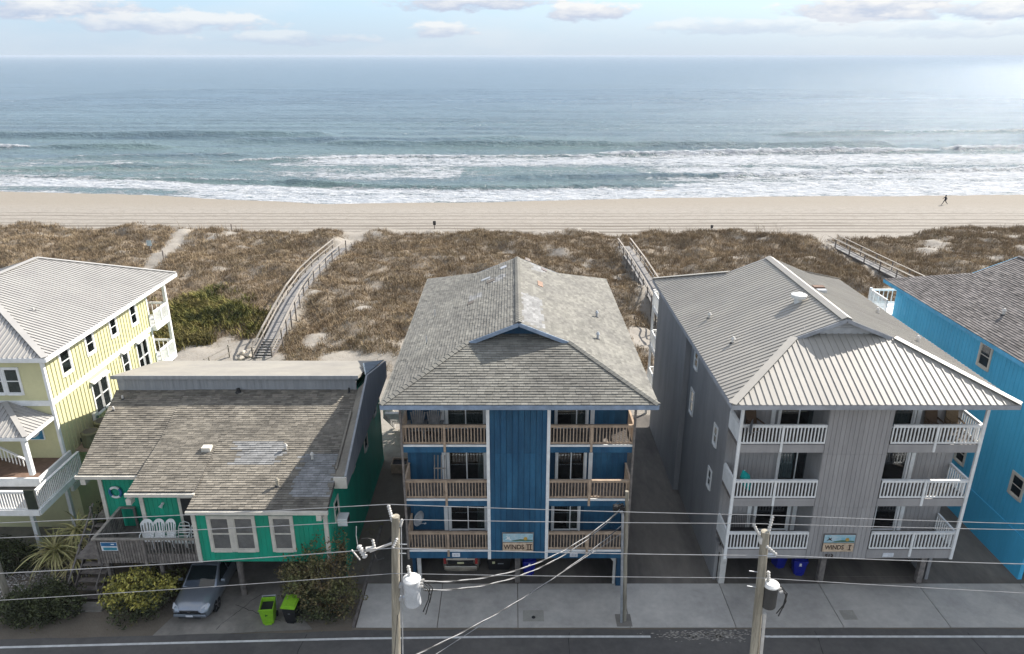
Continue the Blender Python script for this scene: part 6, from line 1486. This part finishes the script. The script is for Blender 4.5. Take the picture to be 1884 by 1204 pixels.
# ============================================================ BOARDWALKS AND BEACH
def boardwalk(label, line, w, post_sp, name='boardwalk', stairs=None, plank=True, only_rails=False, rail_h=1.0, m_r=None):
    m_r = m_r or m_palewood
    B = thing(name, line[0], label, 'boardwalk'); P_ = [Vector(p) for p in line]
    cum = [0]
    for a, b in zip(P_[:-1], P_[1:]): cum.append(cum[-1]+(b-a).length)
    def at(s):
        for i in range(len(cum)-1):
            if s <= cum[i+1]+1e-6: t = (s-cum[i])/(cum[i+1]-cum[i]); return P_[i].lerp(P_[i+1], t), (P_[i+1]-P_[i]).normalized()
        return P_[-1], (P_[-1]-P_[-2]).normalized()
    if plank and not only_rails:
        me = MB().box(-w/2, w/2, -.065, .065, -.035, 0).mesh('plank', m_greywood_l); s = .07
        while s < cum[-1]:
            p, d = at(s); o = link('plank', me, B, p+Vector((random.uniform(-.02,.02),0,random.uniform(-.006,.006)))); o.rotation_euler = (math.asin(d.z), 0, -math.atan2(d.x, d.y)); s += .15
        for sx in (-1, 1):
            for a, b in zip(P_[:-1], P_[1:]): MB().bar(a+Vector((sx*(w/2-.1),0,-.14)), b+Vector((sx*(w/2-.1),0,-.14)), .05,.2).build('joist', m_greywood, B)
    for sx in (-1, 1):
        k = int(cum[-1]/post_sp)
        for i in range(k+1):
            p, d = at(min(i*post_sp+.05, cum[-1])); q = p+Vector((sx*(w/2+.03),0,0)); g = terrain(q.x, q.y)-.4
            MB().box(q.x-.05,q.x+.05,q.y-.05,q.y+.05,min(g, q.z-.4),q.z+rail_h).build('post', m_greywood, B)
        for hh in (rail_h, rail_h*.5):
            for a, b in zip(P_[:-1], P_[1:]):
                MB().bar(a+Vector((sx*(w/2+(.03 if hh == rail_h else -.03)),0,hh)), b+Vector((sx*(w/2+(.03 if hh == rail_h else -.03)),0,hh)), .16 if hh == rail_h else .05,.05 if hh == rail_h else .13).build('rail', m_r, B)
    if stairs:
        (a, b, n) = stairs; a = Vector(a); b = Vector(b)
        for i in range(n):
            p = a.lerp(b, (i+.5)/n); MB().box(p.x-w/2,p.x+w/2,p.y-.14,p.y+.10,p.z-.04,p.z).build('tread', m_greywood_l, B)
        for sx in (-1, 1):
            MB().bar(a+Vector((sx*w/2,0,-.1)), b+Vector((sx*w/2,0,-.1)), .06,.26).build('stringer', m_greywood, B)
            MB().bar(a+Vector((sx*(w/2+.03),0,.9)), b+Vector((sx*(w/2+.03),0,1.0)), .14,.05).build('rail', m_r, B); MB().bar(a+Vector((sx*(w/2-.02),0,.45)), b+Vector((sx*(w/2-.02),0,.5)), .05,.12).build('rail', m_r, B)
            MB().box(a.x+sx*(w/2+.03)-.05,a.x+sx*(w/2+.03)+.05,a.y-.05,a.y+.05,a.z-.4,a.z+.95).build('post', m_greywood, B)
    return B
g0 = terrain(-20.3, 54.4)
boardwalk('weathered grey boardwalk with stairs crossing the dunes behind the green house', [(-20.05,56.4,1.75),(-20.6,61.5,1.95),(-21.1,67,2.15),(-21.25,72,2.35),(-20.95,77.5,2.55),(-20.2,83.0,2.85)], 1.5, 2.2, stairs=((-20.3,54.3,g0),(-20.05,56.4,1.75),7))
boardwalk('narrow weathered boardwalk crossing the dunes left of the grey building', [(14.3,47,1.2),(13.95,58,1.7),(13.8,68.9,2.35),(13.6,76,2.6),(13.2,83.5,2.85)], 1.4, 2.2)
boardwalk('pale railed beach walkway crossing the dunes left of the azure building', [(42.9,60,1.7),(41.0,72.5,2.05),(39.8,78,2.4),(38.3,84.5,2.9)], 1.25, 2.6)
HR = thing('wooden_handrail', (-23.2,53.5,.3), 'short pale wooden handrail standing at the sand yard edge', 'handrail')
for x, y in ((-23.9,52.6),(-23.1,54.6)):
    g = terrain(x,y); MB().box(x-.05,x+.05,y-.05,y+.05,g-.3,g+1.1).build('post', m_palewood, HR)
g = terrain(-23.5,53.5); MB().bar((-24.1,52.1,g+1.0),(-23.0,54.8,g+1.05), .1,.06).build('rail', m_palewood, HR); MB().bar((-24.1,52.1,g+.5),(-23.0,54.8,g+.55), .05,.1).build('rail', m_palewood, HR)
# rocks / sand bags beside the boardwalk stairs
for i, (x, y, s) in enumerate(((-21.6,54.9,.42),(-22.2,55.2,.38),(-21.4,56.0,.4),(-22.0,54.3,.3))):
    g = terrain(x, y); n = 12; bm_ = bmesh.new(); bmesh.ops.create_icosphere(bm_, subdivisions=2, radius=s)
    for v in bm_.verts: v.co *= 1+.25*math.sin(v.co.x*9+i)+.12*math.cos(v.co.y*13+i*2); v.co.z *= .6; v.co += Vector((x,y,g+s*.25))
    me = bpy.data.meshes.new('boulder'); bm_.to_mesh(me); bm_.free(); me.materials.append(mat('pale_rock', (.48,.43,.36), .9, .2, 4))
    tag(link('boulder', me), ['large pale boulder nearest the boardwalk stairs','pale boulder left of the largest one by the stairs','pale boulder behind the boardwalk stairs','smallest pale boulder below the boardwalk stairs'][i], 'boulder', 'boulders by the boardwalk stairs')
# posts and signs on the beach
def post_sign(label, x, y, h, board=None, m_=None, cat='post'):
    g = terrain(x, y); S = thing('beach_post', (x,y,g), label, cat)
    MB().box(x-.06,x+.06,y-.06,y+.06,g-.3,g+h).build('post', m_greywood, S)
    if board: MB().box(x-board[0]/2,x+board[0]/2,y-.08,y-.061,g+h-board[1],g+h+.04).build('board', m_, S)
    return S
post_sign('dark post with a square bin box on the sand behind the blue building', -12.0, 110.5, 1.25, (.45,.6), m_cable)
post_sign('short dark post on the beach behind the grey building', 30.4, 108.5, 1.0, (.4,.4), m_cable)
post_sign('thin wooden post at the dune edge left of the boardwalk', -36.8, 93.5, 1.1)
post_sign('small pale blue sign beside the sand path at the left', -42.3, 82.5, 1.3, (.55,.6), mat('pale_blue_board', (.5,.6,.62), .6), 'sign')
post_sign('dark post with a cross arm beside the left sand path', -39.3, 79.2, 1.4)
for (x, y) in ((12.3,57.5),):
    g = terrain(x,y); tag(MB().box(x-.05,x+.05,y-.05,y+.05,g-.2,g+1.6).build('marker_post', m_greywood), 'lone thin post in the dune grass left of the narrow boardwalk', 'post')
# back stairs of the green house, and fences
BS = thing('white_back_stairs', (-7.4,41,0), 'white slatted stair rail behind the green house', 'stairs')
for k in range(12): MB().box(-8.0,-7.0,40.6+k*.3,40.88+k*.3,2.9-k*.22,2.95-k*.22).build('tread', m_white2, BS)
for x in (-8.05,-6.95):
    MB().bar((x,40.5,2.85),(x,44.2,.1), .05,.28).build('stringer', m_white2, BS); o = MB().bar((x,40.4,4.0),(x,44.1,1.3), .1,.06).build('handrail', m_white2, BS)
    for k in range(14): MB().box(x-.02,x+.02,40.6+k*.26-.04,40.6+k*.26+.04,2.8-k*.19,3.85-k*.19).build('baluster', m_white2, o)
FN = thing('wooden_fence_rail', (-6.1,36,0), 'pale wooden rail fence in the narrow yard between green and blue buildings', 'fence')
for y in (35.3,37.6,39.9): MB().box(-6.05,-5.95,y-.05,y+.05,0,.95).build('post', m_palewood, FN)
MB().bar((-6,35.2,.9),(-6,40,.9), .1,.05).build('rail', m_palewood, FN)
PB = thing('wooden_planter', (-6.9,38.6,0), 'brown wooden planter box in the sandy yard beside the green wall', 'planter')
for (a,b,c,d) in ((-7.4,-6.4,38.4,38.46),(-7.4,-6.4,39.2,39.26),(-7.4,-7.34,38.46,39.2),(-6.46,-6.4,38.46,39.2)): MB().box(a,b,c,d,0,.6).build('side_board', m_wood, PB)
MB().box(-7.33,-6.47,38.47,39.19,.0,.5).build('soil', m_dark, PB)
# condensers on the raised platform of the yellow house
HP = thing('timber_platform', (-22.1,34.2,5), 'raised timber platform on the side of the yellow house', 'platform')
MB().box(-22.84,-21.5,33.2,35.9,4.55,4.7).build('deck', m_wood, HP)
for x, y in ((-21.6,33.3),(-21.6,35.8)): MB().box(x-.07,x+.07,y-.07,y+.07,0,4.55).build('post', m_wood, HP)
MB().bar((-21.55,33.1,5.5),(-21.55,36.2,5.5), .09,.14).build('rail', m_palewood, HP); MB().bar((-22.84,33.5,3.3),(-21.6,33.5,4.5), .1,.1).build('brace', m_wood, HP)
m_ol = mat('olive_casing', (.13,.13,.07), .7, .15, 4)
for y, l in ((33.75,'olive round condenser unit at the front of the raised platform'),(34.95,'olive round condenser unit at the back of the raised platform')):
    K = thing('condenser_unit', (-22.2,y,4.7), l, 'air conditioner', 'condenser units on the platform')
    MB().tube([(-22.2,y,4.7),(-22.2,y,5.45)], [.48,.45], 12).build('casing', m_ol, K); MB().tube([(-22.2,y,5.45),(-22.2,y,5.5)], [.47,.40], 12).build('top_rim', m_ol, K); MB().tube([(-22.2,y,5.5),(-22.2,y,5.51)], .34, 12).build('fan_grille', m_cable, K)
# ============================================================ PERSON
def person(loc, rz):
    P_ = thing('person', (0,0,0), 'person in dark clothes walking left along the waterline at the far right', 'person')
    V = {'pel':(0,0,.95),'che':(0,-.03,1.22),'nec':(0,-.05,1.46),'hd0':(0,-.07,1.55),'hd1':(0,-.08,1.68),
         'shl':(-.19,-.04,1.41),'ell':(-.24,-.22,1.18),'hal':(-.22,-.46,1.06),'shr':(.19,-.04,1.41),'elr':(.25,.10,1.16),'har':(.22,.10,.92),
         'hpl':(-.10,0,.90),'knl':(-.10,-.22,.52),'anl':(-.10,-.40,.10),'tol':(-.10,-.56,.05),'hpr':(.10,0,.90),'knr':(.10,.10,.50),'anr':(.10,.42,.24),'tor':(.10,.40,.10)}
    Rr = {'pel':.15,'che':.16,'nec':.06,'hd0':.085,'hd1':.10,'shl':.075,'ell':.055,'hal':.04,'shr':.075,'elr':.055,'har':.04,'hpl':.10,'knl':.07,'anl':.05,'tol':.045,'hpr':.10,'knr':.07,'anr':.05,'tor':.045}
    E_ = [('pel','che'),('che','nec'),('nec','hd0'),('hd0','hd1'),('che','shl'),('shl','ell'),('ell','hal'),('che','shr'),('shr','elr'),('elr','har'),('pel','hpl'),('hpl','knl'),('knl','anl'),('anl','tol'),('pel','hpr'),('hpr','knr'),('knr','anr'),('anr','tor')]
    ks = list(V); me = bpy.data.meshes.new('body'); me.from_pydata([V[k] for k in ks], [(ks.index(a), ks.index(b)) for a, b in E_], [])
    o = link('body', me, P_); o.modifiers.new('skin','SKIN'); 
    for i, k in enumerate(ks): sv = me.skin_vertices[0].data[i]; sv.radius = (Rr[k], Rr[k]); sv.use_root = (k == 'pel')
    s = o.modifiers.new('sub','SUBSURF'); s.levels = 1; s.render_levels = 1
    dg = bpy.context.evaluated_depsgraph_get(); me2 = bpy.data.meshes.new_from_object(o.evaluated_get(dg)); o.modifiers.clear(); o.data = me2
    me2.materials.clear(); me2.materials.append(m_cloth_dark); me2.materials.append(m_skin)
    for p in me2.polygons:
        c = p.center; p.material_index = 1 if (c.z > 1.5 and c.y < -.10 and c.z < 1.68) or (c.y < -.42 and c.z > .9) or (c.x > .17 and c.z < .97 and c.z > .8) else 0
    me2.shade_smooth()
    hm_ = MB(); hm_.tube([(0,-.04,1.52),(0,-.03,1.62),(0,-.05,1.74),(0,-.06,1.79)], [.10,.125,.11,.03], 12); hm_.build('hood', m_cloth_dark, P_, smooth=True)
    hn = MB()
    for k in range(5): hn.tube([(-.235+.012*k,-.47,1.05+.0*k),(-.24+.012*k,-.53,1.03)], .009, 5)
    return place(P_, loc, rz)
gp = terrain(79.2, 132.0); person((79.2,132.0,gp), R(-90))
